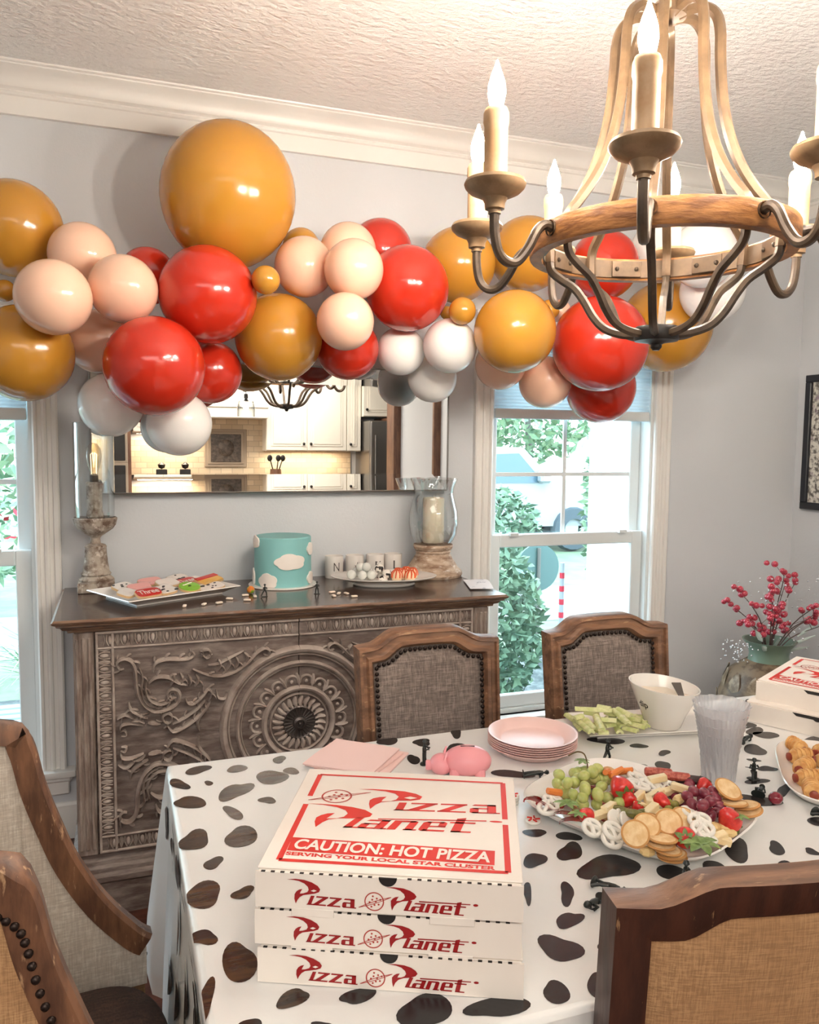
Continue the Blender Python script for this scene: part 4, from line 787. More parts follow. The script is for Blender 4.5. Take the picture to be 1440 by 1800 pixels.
obj('wood_foot', MB().lathe([(.118, 0), (.122, .010), (.118, .024), (.104, .034), (.094, .052), (.080, .072), (.070, .092), (.074, .100), (.070, .106), (.078, .112), (.082, .122), (.080, .130), (.05, .131), (0, .131)], 32), MT['stonewood'], hc)
obj('glass_hurricane', MB().lathe([(.060, .132), (.078, .138), (.094, .17), (.101, .215), (.098, .265), (.086, .31), (.080, .335), (.083, .36), (.097, .398), (.0955, .399), (.081, .36), (.078, .335), (.084, .31), (.096, .265), (.099, .215), (.092, .17), (.076, .141), (.06, .136)], 40), MT['glass'], hc)
tag(obj('pillar_candle', MB().lathe([(0, .0), (.042, 0), (.044, .004), (.044, .178), (.041, .184), (.034, .179), (0, .175)], 26).tube([(0, 0, .174), (.002, 0, .192)], .0015, 5), MT['wax']), 'ivory pillar candle inside the flared glass hurricane', 'candle', None, (1.215, 3.065, ST+.136))
ck = thing('cake', 'round sky-blue cake with white fondant clouds on a white board', 'cake', (.585, 3.02, ST))
CR, CH = .106, .188
obj('cake_board', MB().lathe([(0, 0), (.128, 0), (.13, .003), (.128, .006), (0, .006)], 40), MT['china'], ck)
obj('cake_body', MB().lathe([(0, .006), (CR, .006), (CR+.001, .05), (CR, CH-.004), (CR-.004, CH), (0, CH)], 56), M('blue_frosting', rgb(136, 196, 196), .55, bump=.05, bscale=40), ck)
FON = M('white_fondant', rgb(246, 238, 230), .6)
def cloud(dth, zc, w, h, zmin=.007):
    pts = []
    for k in range(40):
        a = 2*PI*k/40; r = 1+.16*abs(math.sin(2.5*a+.3))
        x, z = math.cos(a)*w*r*.46, math.sin(a)*h*r*.46
        if z < 0: z *= .8
        pts.append((x, max(zmin, zc+z)))
    th0 = math.radians(-101)+dth; vs = []; fs = []
    for rad in (CR+.0005, CR+.006):
        for q, (x, z) in [(1, p) for p in pts]:
            t = th0+x/CR; vs.append((rad*math.cos(t), rad*math.sin(t), z))
    n = len(pts); cc = len(vs); 
    for q in (.5,):
        for (x, z) in pts:
            t = th0+x*q/CR; vs.append(((CR+.0075)*math.cos(t), (CR+.0075)*math.sin(t), zc+(z-zc)*q))
    vs.append(((CR+.008)*math.cos(th0), (CR+.008)*math.sin(th0), zc))
    for i in range(n):
        j = (i+1) % n; fs += [(i, j, n+j, n+i), (n+i, n+j, cc+j, cc+i), (cc+i, cc+j, cc+n)]
    obj('fondant_cloud', MB().add(vs, fs), FON, ck)
cloud(.26, .098, .112, .064); cloud(-1.15, .168, .05, .05); cloud(-.55, .026, .075, .062); cloud(-1.5, .03, .05, .07); cloud(1.2, .14, .05, .05); cloud(1.25, .03, .06, .05)
# votive tins with letters
TINW = M('white_tin', rgb(226, 220, 214), .4); INK = M('grey_ink', rgb(84, 78, 74), .6)
for i, (x, ltr, lb) in enumerate(((.812, 'N', 'white lettered cup marked N, leftmost behind the oval plate'), (.898, None, 'white cup with a leaf sprig, second behind the oval plate'), (.985, 'E', 'white cup marked E, third behind the oval plate'), (1.062, 'L', 'white cup marked L, nearest the hurricane candle'))):
    t = thing('letter_cup', lb, 'cup', (x, 3.125, ST), 0, 'row of letter cups')
    obj('body', MB().lathe([(0, 0), (.035, 0), (.036, .004), (.037, .086), (.0365, .088), (.035, .087), (.034, .01), (0, .01)], 28), TINW, t)
    b = MB()
    if ltr: vs, fs = text2d(ltr)
    else:
        vs = []; fs = []
        for cx, cy, a in ((.5, .75, 0), (.25, .45, .9), (.75, .45, -.9)):
            n = len(vs); vs += [(cx+.3*q*math.sin(-a)+.13*p*math.cos(a), cy+.3*q*math.cos(a)+.13*p*math.sin(a)) for p, q in ((0, -1), (.9, -.2), (0, 1), (-.9, -.2))]; fs.append((n, n+1, n+2, n+3))
    out = []
    for (u, v) in vs:
        th = math.radians(-108)+.35+(u-.5)*.62; out.append((.0374*math.cos(th), .0374*math.sin(th), .030+v*.034))
    b.add(out, fs); obj('letter', b, INK, t, 0)
# oval plate of sweets
pl = thing('oval_plate', 'white oval footed plate of truffles beside the cake', 'plate', (.955, 2.915, ST), math.radians(-14))
PLP = [(0, .0), (.115, .0), (.12, .004), (.115, .010), (.155, .020), (.200, .032), (.203, .036), (.198, .037), (.15, .026), (.10, .020), (0, .019)]
obj('dish', MB().lathe(PLP, 56, sy=.66), MT['china'], pl)
PM = Matrix.Translation((.955, 2.915, ST)) @ Matrix.Rotation(math.radians(-14), 4, 'Z')
cowm = M('cow_chocolate', rgb(240, 234, 226), .3, rgb(30, 24, 24), 75, lo=.55, hi=.57, detail=1)
whm = M('pearl_white_candy', rgb(226, 228, 222), .15, coat=.5)
orm = M('orange_drizzle', rgb(214, 84, 34), .4); crm = M('cream_candy', rgb(240, 214, 176), .45)
wb = mesh('truffle', MB().sph((0, 0, .018), .018, 16, 10), whm, 60)
for (u, v, w) in ((-.125, -.02, 0), (-.105, .03, 0), (-.085, -.035, 0), (-.07, .012, 0), (-.05, -.03, 0), (-.055, .045, 0), (-.09, .0, .026), (-.068, -.012, .027)):
    p = PM @ Vector((u, v, .024+w)); o = bpy.data.objects.new('truffle', wb); COL.objects.link(o); tag(o, 'pearl white round truffle at the left of the oval plate', 'truffle', 'white truffles on the oval plate', p)
cb = mesh('cow_truffle', MB().sph((0, 0, .0185), .0185, 16, 10), cowm, 60)
for (u, v, w) in ((-.015, -.04, 0), (.005, .002, 0), (-.018, .02, 0), (.012, .04, 0), (-.006, -.012, .028), (.05, .04, .004)):
    p = PM @ Vector((u, v, .024+w)); o = bpy.data.objects.new('cow_truffle', cb); COL.objects.link(o); tag(o, 'white truffle with black cow spots in the middle of the oval plate', 'truffle', 'cow-spotted truffles on the oval plate', p); o.rotation_euler = (u*90, v*80, u*50)
b1 = MB().lathe([(0, 0), (.018, 0), (.0205, .010), (.019, .026), (.011, .036), (0, .038)], 16)
dm = mesh('pretzel_bite', b1, crm, 50); b2 = MB()
for k in range(8):
    a = PI*2*k/8; b2.tube([(.0212*math.cos(a), .0212*math.sin(a), .010), (.0195*math.cos(a+.1), .0195*math.sin(a+.1), .026), (.011*math.cos(a+.2), .011*math.sin(a+.2), .0365), (.002, 0, .0395)], [.0022, .003, .003, .002], 5)
dz = mesh('drizzle', b2, orm, 50)
for (u, v) in ((.045, -.045), (.075, -.018), (.095, -.05), (.055, .0), (.11, .005), (.088, .03)):
    o = bpy.data.objects.new('drizzled_bite', dm); COL.objects.link(o); tag(o, 'cream bite with orange drizzle at the right of the oval plate', 'candy', 'orange drizzled bites on the oval plate', PM @ Vector((u, v, .024)), u*40)
    d = bpy.data.objects.new('drizzle', dz); COL.objects.link(d); d.parent = o
# rectangular cookie tray
TA = .477; tx, ty = .026, 2.69
TMx = Matrix.Translation((tx, ty, ST)) @ Matrix.Rotation(TA, 4, 'Z')
tr = thing('cookie_tray', 'white rectangular platter of wrapped cookies on the sideboard', 'platter', (tx, ty, ST), TA)
TL, TW = .43, .29
rows = []
for d, z in ((.05, 0), (.05, .004), (.02, .018), (0, .026), (.002, .029), (.03, .018), (.055, .009), (.06, .008)):
    rows.append([(d, d*.8, z), (TL-d, d*.8, z), (TL-d, TW-d*.8, z), (d, TW-d*.8, z)])
b = MB().sheet(rows, closed=True); b.add(rows[0], [(3, 2, 1, 0)]); b.add(rows[-1], [(0, 1, 2, 3)]); obj('dish', b, MT['china'], tr, 30)
CKC = {'w': M('white_icing', rgb(240, 232, 224), .5), 'g': M('green_icing', rgb(132, 190, 52), .4), 'r': M('red_icing', rgb(202, 40, 30), .4), 'p': M('pink_icing', rgb(240, 172, 164), .4), 'y': M('yellow_icing', rgb(236, 186, 90), .4), 'dough': M('cookie_dough', rgb(214, 178, 132), .8)}
cello = glass('cellophane', (1, 1, 1), .015, .16, .12)
def cookie(u, v, kind, lab, rz, dz=0, w=.075, h=.055):
    t = thing('cookie', lab, 'cookie', TMx @ Vector((u, v, .012+dz)), TA+rz, 'wrapped cookies on the rectangular platter')
    t.rotation_euler = (.26, -.05, TA+rz); t.location.z += .008
    if kind in 'gd': pts = [(w*.5*math.cos(2*PI*k/28), w*.5*math.sin(2*PI*k/28)) for k in range(28)]
    elif kind == 'h': pts = [(-w/2, -h*.35), (-w*.46, -h*.5), (w*.46, -h*.5), (w/2, -h*.3), (w/2, h*.3), (w*.46, h*.5), (-w*.46, h*.5), (-w/2, h*.35)]
    else: pts = [(w/2*math.copysign(abs(math.cos(a))**.5, math.cos(a)), h/2*math.copysign(abs(math.sin(a))**.5, math.sin(a))) for a in [2*PI*k/28 for k in range(28)]]
    obj('dough', MB().prism(pts, 0, .007), CKC['dough'], t)
    ic = {'g': 'g', 't': 'r', 'h': 'y', 'p': 'p'}.get(kind, 'w')
    q = [(x*.95, y*.95) for x, y in pts]
    ice = obj('icing', MB().prism(q, .007, .010), CKC[ic], t)
    b = MB()
    if kind == 'c':
        rn = random.Random(int(u*1e4))
        for k in range(7):
            cx, cy = rn.uniform(-.4, .4)*w, rn.uniform(-.36, .36)*h; a0 = rn.uniform(.004, .009)
            b.prism([(cx+a0*math.cos(a)*(1+.2*math.sin(2*a)), cy+a0*.7*math.sin(a)) for a in [2*PI*i/12 for i in range(12)]], .010, .0107)
        obj('spots', b, MT['black'], ice)
    elif kind == 't':
        vs, fs = text2d('Three', .02); b.add([((x-.5)*w*.8, (y-.5)*h*.55, .0108) for x, y in vs], fs); obj('lettering', b, CKC['w'], ice, 0)
    elif kind == 'h':
        obj('banner', MB().prism([(-w*.5, h*.12), (w*.5, h*.12), (w*.48, h*.5), (-w*.48, h*.5)], .010, .012), CKC['r'], ice)
    elif kind == 'g':
        obj('dot', MB().prism([(.006*math.cos(2*PI*k/12), .004*math.sin(2*PI*k/12)) for k in range(12)], .010, .011), MT['black'], ice)
        b.tube([(w*.3*math.cos(a), w*.22+.004*math.sin(a*2), .0105) for a in (2.6, 2.1, 1.57, 1.0, .5)], .0022, 5); obj('piping', b, CKC['w'], ice)
    b = MB(); n = 7; rows = []
    for i in range(n+1):
        rows.append([((i/n-.5)*w*1.25, (k/n-.5)*h*1.35, .003+.016*math.sin(PI*i/n)**.5*math.sin(PI*k/n)**.5+.002*math.sin(7*i+5*k)) for k in range(n+1)])
    obj('wrapper', b.sheet(rows), cello, t, 60)
for (u, v, kd, lb, rz, dz, w, h) in (
    (.10, .055, 't', 'red cookie lettered Three at the front of the platter', -.12, .012, .085, .055), (.255, .055, 'g', 'round green iced cookie at the front of the platter', 0, .012, .075, .075),
    (.36, .095, 'h', 'yellow oblong cookie with a red banner', .3, .02, .11, .05), (.335, .048, 'c', 'cow-spotted cookie at the front right corner', .1, .004, .11, .05),
    (.18, .085, 'c', 'cow-spotted cookie between the red and the green cookie', .2, .008, .075, .06), (.06, .12, 'w', 'plain white cookie at the left end', .6, .008, .075, .055),
    (.12, .15, 'p', 'pale pink cookie in the middle left', -.2, .014, .08, .06), (.22, .14, 'w', 'plain white cookie behind the green one', .1, .02, .08, .06),
    (.10, .22, 'c', 'cow-spotted cookie in the back left corner', .3, .01, .08, .06), (.20, .22, 'p', 'pink cookie at the back of the platter', -.1, .016, .085, .06),
    (.30, .20, 'c', 'cow-spotted cookie at the back right', .2, .018, .085, .06), (.30, .15, 't', 'red iced cookie behind the banner cookie', .25, .012, .1, .05)):
    cookie(u, v, kd, lb, rz, dz, w, h)
# scattered candies, ball and card
cm = mesh('candy_bone', MB().rbox(-.012, .012, -.006, .006, 0, .007, .0028, 2), M('cream_sweet', rgb(240, 222, 204), .5), 60)
rn = random.Random(9)
for (x, y) in ((.199, 2.70), (.262, 2.71), (.312, 2.72), (.354, 2.78), (.415, 2.83), (.444, 2.80), (.408, 2.74), (.721, 2.80), (.709, 2.73), (.763, 2.76), (.775, 2.70), (.738, 2.77)):
    o = bpy.data.objects.new('candy', cm); COL.objects.link(o); tag(o, 'small cream candy scattered along the sideboard front', 'candy', 'scattered cream candies on the sideboard', (x, y, ST), rn.uniform(0, 3))
tag(obj('bouncy_ball', MB().sph((0, 0, .014), .014, 14, 10), M('orange_green_rubber', rgb(226, 130, 50), .4, rgb(130, 170, 60), 40, lo=.5, hi=.55)), 'small orange and green ball left of the cake', 'ball', None, (.44, 2.87, ST))
b = MB(); rows = [[(u*.088, v*.2, .004+.010*math.sin(v*3.0)*u) for u in (0, .25, .5, .75, 1)] for v in [k/10 for k in range(11)]]
b.sheet(rows); b.sheet([[(p[0], p[1], p[2]+.0012) for p in r] for r in rows])
cd = obj('paper_card', b, M('printed_card', rgb(224, 220, 222), .5, rgb(170, 166, 174), 30, lo=.6, hi=.62)); tag(cd, 'creased paper card lying at the right end of the sideboard', 'card', None, (1.225, 2.71, ST), -.28)
# ------------------------------------------------------------------ dining table and cloth
T = .760; TX0, TX1, TY0, TY1 = .092, 2.16, .866, 1.872
tb = thing('dining_table', 'wooden dining table under the cow-print cloth', 'table', ((TX0+TX1)/2, (TY0+TY1)/2, 0))
hx, hy = (TX1-TX0)/2-.006, (TY1-TY0)/2-.006
obj('tabletop', MB().rbox(-hx, hx, -hy, hy, .715, T-.004, .004), MT['darkwood'], tb)
obj('apron', MB().rbox(-hx+.1, hx-.1, -hy+.1, hy-.1, .62, .715, .004), MT['darkwood'], tb)
for sx in (-1, 1):
    for sy in (-1, 1): obj('leg', MB().lathe([(.035, 0), (.03, .1), (.045, .3), (.04, .5), (.05, .62)], 14, (sx*(hx-.14), sy*(hy-.14), 0)), MT['darkwood'], tb)
rn = random.Random(2)
def gridline(a, c, n): return [a+(c-a)*i/n for i in range(n+1)]
xs, ys = gridline(TX0+.012, TX1-.012, 40), gridline(TY0+.012, TY1-.012, 24)
b = MB().sheet([[(x, y, T) for x in xs] for y in ys])
per = [(x, ys[0], 0, -1) for x in xs[:-1]]+[(xs[-1], y, 1, 0) for y in ys[:-1]]+[(x, ys[-1], 0, 1) for x in xs[:0:-1]]+[(xs[0], y, -1, 0) for y in ys[:0:-1]]
nx, ny = 40, 24
fix = []
for i, (x, y, a, c) in enumerate(per):
    if i in (0, nx, nx+ny, 2*nx+ny):
        a, c = {0: (-1, -1), nx: (1, -1), nx+ny: (1, 1), 2*nx+ny: (-1, 1)}[i]; a *= .85; c *= .85
    fix.append((x, y, a, c))
def drop(i, x, y, a, c, z):
    d = (T-z); ph = (x*17+y*21)
    corner = min(abs(i-q) for q in (0, nx, nx+ny, 2*nx+ny, 2*nx+2*ny))
    fl = .012+.035*min(1, d/.45)*(.5+.5*math.sin(ph*1.9))*(1.0)+(.03*min(1, d/.4) if corner <= 1 else 0)
    if c < 0 and a == 0: fl = .012+(fl-.012)*.25
    if a < 0 and c == 0: fl = .012+(fl-.012)*.7
    return (x+a*fl, y+c*fl, z)
rows = [[(x, y, T) for x, y, a, c in fix]]
for u, dz in ((.006, .0012), (.010, .004), (.012, .010)): rows.append([(x+a*u, y+c*u, T-dz) for x, y, a, c in fix])
for z in (.74, .70, .64, .56, .47, .38, .30, .25): rows.append([drop(i, x, y, a, c, z if a < 0 else T-(T-z)*.42) for i, (x, y, a, c) in enumerate(fix)])
b.sheet(rows, closed=True)
cl = obj('tablecloth', b, MT['cloth'], None, 50); tag(cl, 'white plastic tablecloth with black cow spots on the dining table', 'tablecloth')
def blob(cx, cy, a, c, rot, seed):
    r_ = random.Random(seed); p1, p2, k1, k2 = r_.uniform(0, 6), r_.uniform(0, 6), r_.uniform(.08, .2), r_.uniform(.05, .14); out = []
    for k in range(26):
        t = 2*PI*k/26; r = 1+k1*math.sin(2*t+p1)+k2*math.sin(3*t+p2); x, y = a*r*math.cos(t), c*r*math.sin(t)
        out.append((cx+x*math.cos(rot)-y*math.sin(rot), cy+x*math.sin(rot)+y*math.cos(rot)))
    return out
bk, br = MB(), MB()
for i, (x, y, a, c, r) in enumerate(SPOTS):
    p = [(min(max(u, TX0+.001), TX1-.01), min(max(v, TY0+.001), TY1-.002)) for u, v in blob(x, y, a, c, r, i)]
    tgt = br if x < .36 and y > 1.0 else bk
    m_ = (sum(q[0] for q in p)/len(p), sum(q[1] for q in p)/len(p))
    n = len(p); tgt.add([(u, v, T+.0006) for u, v in p]+[(*m_, T+.0006)], [(k, (k+1) % n, n) for k in range(n)])
rn = random.Random(77)
for k in range(26):                                       # spots beyond the boxes, right part of the table
    x, y = rn.uniform(1.5, 2.1), rn.uniform(.92, 1.82); p = blob(x, y, rn.uniform(.02, .045), rn.uniform(.015, .035), rn.uniform(0, 3), k+200)
    bk.add([(u, v, T+.0006) for u, v in p]+[(x, y, T+.0006)], [(i, (i+1) % 26, 26) for i in range(26)])
def sidept(y, z):                                         # on the hanging left side
    ph = (TX0+.012)*17+y*21; d = T-z; fl = .012+.7*.035*min(1, d/.45)*(.5+.5*math.sin(ph*1.9)); return (TX0+.012-fl-.0035, y, z)
LS = list(SIDESPOTS)+[(1.12+.13*k+.04*math.sin(k*3), .66-.06*(k % 5), .022, .04) for k in range(6)]
for i, (y, z, a, c) in enumerate(LS):
    a = min(a, .045); y = min(max(y, TY0+.03), TY1-.05); p = blob(y, z, a, min(c, .06), 0, i+80)
    n = len(p); bk.add([sidept(min(max(u, TY0+.01), TY1-.014), min(v, T-.014)) for u, v in p]+[sidept(y, min(z, T-.02))], [(k, (k+1) % n, n) for k in range(n)])
obj('cow_spots', bk, MT['spot'], cl, 0, 'stuff'); obj('brown_cow_spots', br, MT['spotbrown'], cl, 0, 'stuff')

# ------------------------------------------------------------------ chairs
def chair(lab, loc, rz, dark=False, cw=.424):
    t = thing('dining_chair', lab, 'chair', loc, rz, 'upholstered dining chairs')
    ZB, ZT = .50, .945
    def warp(x, y, z): return (x, y+(ZT-z)*.12+.030*((x/(cw/2))**2-1), z)
    def top(x, base):
        u = abs(x)/(cw/2); s = min(1, max(0, (.80-u)/.38)); return base+.030*(s*s*(3-2*s))*(1)+.004*(1-u*u)
    N = 26; O = []; I_ = []; iw = .046
    for k in range(9): f = k/8; O.append((-cw/2*(.965+.035*f), ZB+(ZT-ZB)*f)); I_.append((-(cw/2-iw)*(.965+.035*f), ZB+.05+(ZT-iw-ZB-.05)*f))
    for k in range(1, N): x = -cw/2+cw*k/N; O.append((x, top(x, ZT))); xi = x*(cw/2-iw)/(cw/2); I_.append((xi, top(x, ZT-iw)))
    for k in range(8, -1, -1): f = k/8; O.append((cw/2*(.965+.035*f), ZB+(ZT-ZB)*f)); I_.append(((cw/2-iw)*(.965+.035*f), ZB+.05+(ZT-iw-ZB-.05)*f))
    PR = [(0, -.040), (0, .006), (.06, .012), (.22, .014), (.28, .006), (.5, .008), (.62, .016), (.82, .016), (.92, .008), (1, .004), (1, -.034), (.8, -.038)]
    rows = []
    for (ox, oz), (ix, iz) in zip(O, I_): rows.append([warp(ox+(ix-ox)*q, d, oz+(iz-oz)*q) for q, d in PR])
    xs_ = [(.965*(-cw/2)+k*(.965*cw)/8) for k in range(1, 8)]
    b = MB().sheet([r for r in rows], closed=True)
    b.rbox(-cw*.965/2, cw*.965/2, .022, .068, ZB-.02, ZB+.055, .006)
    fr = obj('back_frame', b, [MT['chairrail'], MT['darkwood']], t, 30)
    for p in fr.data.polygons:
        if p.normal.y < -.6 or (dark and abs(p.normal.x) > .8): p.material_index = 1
    # upholstery front (pillowed) and rear
    def panel(yy, puff, grow):
        n = len(I_); c = [(sum(p[0] for p in I_)/n, sum(p[1] for p in I_)/n)]; rows = []
        for q in (1+grow, .93, .8, .6, .35, .0):
            rows.append([warp(c[0][0]+(x-c[0][0])*q, yy+puff*(1-max(0, q)**6), c[0][1]+(z-c[0][1])*q) for x, z in I_])
        return MB().sheet(rows, closed=True)
    obj('back_upholstery', panel(-.004, .020, .01), MT['linen'], t, 60)
    obj('rear_panel', panel(-.026, -.006, .01), MT['burlap'], t, 60)
    b = MB(); P = [Vector(warp(x*.955, .012, .73+(z-.73)*.968)) for x, z in I_]; d = 0; nxt = 0
    for i in range(len(P)-1):
        sg = (P[i+1]-P[i]).length
        while nxt <= d+sg:
            q = P[i].lerp(P[i+1], (nxt-d)/sg); b.sph(q, (.0062, .0045, .0062), 8, 5); nxt += .0152
        d += sg
    obj('nailhead_trim', b, MT['nail'], t, 60, 'stuff')
    # seat
    b = MB(); rows = []
    sw, sd = .25, .44
    for q, z in ((1, .40), (1.01, .43), (1.0, .455), (.93, .478), (.75, .488), (.4, .492), (0, .492)):
        rows.append([(sw*q*math.copysign(abs(math.cos(a))**.35, math.cos(a)), .285+sd/2*q*math.copysign(abs(math.sin(a))**.35, math.sin(a)), z) for a in [2*PI*k/40 for k in range(40)]])
    obj('seat', b.sheet(rows, closed=True), MT['linen'], t, 60)
    obj('seat_rail', MB().rbox(-.245, .245, .07, .50, .35, .41, .01), MT['chairwood'], t)
    for sx in (-1, 1):
        obj('leg', MB().tube(smoothpath([(sx*.215, .46, .36), (sx*.222, .475, .24), (sx*.21, .46, .1), (sx*.215, .48, 0)], 4), [.026]*4+[.022]*5+[.016]*4, 8), MT['chairwood'], t)
        obj('leg', MB().tube([(sx*.19, .075, .52), (sx*.19, .08, .3), (sx*.2, .03, 0)], [.022, .02, .015], 6), MT['chairwood'], t)
    return t
chair('grey linen dining chair behind the table, in front of the sideboard', (.812, 2.062, 0), PI+.02)
chair('grey linen dining chair behind the table, in front of the window', (1.395, 2.062, 0), PI+.02)
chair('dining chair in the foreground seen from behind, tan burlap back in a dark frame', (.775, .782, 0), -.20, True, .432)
# host chair at the table's left end
hcx = thing('host_chair', 'cream scoop-backed wooden armchair at the left end of the table', 'chair', (-.055, 1.335, 0), math.radians(5.5))
SIDE = [(.116, .513), (.09, .535), (.03, .61), (-.02, .70), (-.05, .78), (-.075, .86), (-.09, .93), (-.105, .968)]
SIDE = [(p.x, p.y) for p in smoothpath(SIDE, 4)]
U = []
hw_ = .262
for x, z in SIDE: U.append((x, hw_, z))
for k in range(1, 12):
    a = PI/2*k/6; U.append((-.125-.11*math.sin(PI*k/12)**.6, hw_*math.cos(PI*k/12), .985+.012*math.sin(PI*k/12)))
for x, z in SIDE[::-1]: U.append((x, -hw_, z))
n = len(U)
def outn(i):
    a = Vector(U[max(i-3, 0)]); c = Vector(U[min(i+3, n-1)]); t_ = (c-a); t_.z = 0; t_.normalize(); return Vector((-t_.y, t_.x, 0))*-1
inner, outer = [], []
for i, (x, y, z) in enumerate(U):
    nn = outn(i); nn = nn if nn.dot(Vector((x-.1, y, 0))) > 0 else -nn
    inner.append([(x-nn.x*.012, y-nn.y*.012, .43+(z-.006-.43)*k/6) for k in range(7)])
    outer.append([(x+nn.x*.020, y+nn.y*.020, .32+(z-.01-.32)*k/6) for k in range(7)])
obj('inner_upholstery', MB().sheet(inner), MT['cream'], hcx, 60)
obj('outer_upholstery', MB().sheet(outer), MT['burlap'], hcx, 60)
# frame rail: rectangular section along the top edge
rows = []
for i, (x, y, z) in enumerate(U):
    nn = outn(i); nn = nn if nn.dot(Vector((x-.1, y, 0))) > 0 else -nn
    a = Vector(U[max(i-1, 0)]); c = Vector(U[min(i+1, n-1)]); tt = (c-a).normalized(); up = nn.cross(tt).normalized()
    if (i == 0 and up.z < 0) or (i and up.dot(lastup) < 0): up = -up
    lastup = up
    P = Vector((x, y, z))
    rows.append([tuple(P+nn*p+up*q) for p, q in ((-.016, -.024), (-.018, .012), (-.012, .020), (.016, .020), (.024, .013), (.025, -.022), (.021, -.028))])
b = MB().sheet(rows, closed=True); b.add(rows[0], [tuple(range(7))]); b.add(rows[-1], [tuple(range(7))])
obj('frame_rail', b, [MT['chairwood'], MT['darkwood']], hcx, 40)
b = MB()
for side in (outer,):
    for i in list(range(n)):
        q = Vector(side[i][6]); r_ = Vector(side[min(i+1, n-1)][6])
        for f in ((0,) if i < 12*3 or i > n-12*3 else (0, .5)):
            p = q.lerp(r_, f); nn = outn(i); nn = nn if nn.dot(Vector((U[i][0]-.1, U[i][1], 0))) > 0 else -nn
            b.sph((p.x+nn.x*.004, p.y+nn.y*.004, p.z-.034), .0062, 8, 5)
obj('nailhead_trim', b, MT['nail'], hcx, 60, 'stuff')
rows = []
for q, z in ((1, .36), (1.0, .43), (.985, .452), (.93, .466), (.7, .474), (0, .476)):
    rows.append([(-.02+.155*q*math.copysign(abs(math.cos(a))**.6, math.cos(a)), .236*q*math.copysign(abs(math.sin(a))**.6, math.sin(a)), z) for a in [2*PI*k/48 for k in range(48)]])
obj('seat', MB().sheet(rows, closed=True), MT['seatbrown'], hcx, 60)
obj('seat_rail', MB().rbox(-.15, .118, -.27, .27, .30, .365, .012), MT['darkwood'], hcx)
for x in (-.12, .085):
    for y in (-.235, .235): obj('leg', MB().tube([(x, y, .33), (x, y, .15), (x-.02 if x < 0 else x, y, 0)], [.026, .022, .016], 8), MT['darkwood'], hcx)

# ------------------------------------------------------------------ pizza boxes
BH = .0538; BWD, BDP = .362, .338
GL = {'i': (.34, [[(0, 0), (.3, 0), (.3, 1), (0, 1)], [(-.06, 0), (.5, 0), (.5, .13), (0, .13)]]),
 'z': (1.0, [[(0, .84), (1.02, .84), (1.02, 1), (.0, 1)], [(.62, .9), (1.02, .9), (.36, .1), (-.04, .1)], [(-.05, 0), (1.0, 0), (1.0, .15), (-.05, .15)]]),
 'a': (1.0, [[(.06, .84), (.98, .84), (.98, 1), (.16, 1)], [(.0, .1), (.1, 0), (.33, 0), (.33, .6), (.1, .6), (.0, .5)], [(.64, 0), (.98, 0), (.98, 1), (.64, 1)], [(.1, 0), (.7, 0), (.7, .13), (.1, .13)], [(.1, .47), (.7, .47), (.7, .6), (.1, .6)], [(.9, 0), (1.12, 0), (1.12, .12), (.9, .12)]]),
 'n': (1.0, [[(0, 0), (.33, 0), (.33, 1), (0, 1)], [(.3, .84), (.84, .84), (.92, .95), (.8, 1), (.3, 1)], [(.64, 0), (.96, 0), (.96, .9), (.84, .98), (.64, .96)], [(.6, 0), (1.1, 0), (1.1, .12), (.6, .12)]]),
 'e': (1.0, [[(.02, .12), (.14, 0), (.34, .04), (.34, .96), (.14, 1), (.02, .86)], [(.2, .86), (.84, .86), (.84, 1), (.14, 1)], [(.66, .5), (.96, .5), (.96, .88), (.84, 1), (.66, .95)], [(.3, .43), (.96, .43), (.96, .57), (.3, .57)], [(.14, 0), (1.0, 0), (1.0, .16), (.2, .16)]]),
 't': (.8, [[(.1, 0), (.46, 0), (.46, 1.5), (.1, 1.4)], [(-.1, .9), (.9, .9), (.9, 1.04), (-.1, 1.04)], [(.1, 0), (.85, 0), (.85, .13), (.1, .13)]]),
 'l': (.36, [[(0, 0), (.32, 0), (.32, 1.2), (0, 1.2)], [(0, 0), (.6, 0), (.6, .13), (0, .13)]])}
def word(b, w, quad, put, gap=.14):
    tot = sum(GL[c][0]+gap for c in w)-gap; x = 0
    for c in w:
        for poly in GL[c][1]:
            q = [quadmap(quad, ((x+p[0])/tot, p[1])) for p in poly]; b.add([put(*p) for p in q], [tuple(range(len(q)))])
        x += GL[c][0]+gap
def polyfill(b, pts, put):
    bm = bmesh.new(); vs = [bm.verts.new((p[0], p[1], 0)) for p in pts]; f = bm.faces.new(vs); bmesh.ops.triangulate(bm, faces=[f])
    bm.verts.index_update(); b.add([put(v.co.x, v.co.y) for v in bm.verts], [[v.index for v in q.verts] for q in bm.faces]); bm.free()
def strip(b, pts, w, put, closed=False):
    n = len(pts); L_, R_ = [], []
    for i in range(n):
        a = Vector(pts[(i-1) % n] if closed else pts[max(i-1, 0)]); c = Vector(pts[(i+1) % n] if closed else pts[min(i+1, n-1)]); t_ = (c-a).normalized(); nn = Vector((-t_.y, t_.x))*w/2
        L_.append(put(pts[i][0]+nn.x, pts[i][1]+nn.y)); R_.append(put(pts[i][0]-nn.x, pts[i][1]-nn.y))
    vs = L_+R_; m = n if closed else n-1
    b.add(vs, [(i, (i+1) % n, n+(i+1) % n, n+i) for i in range(m)])
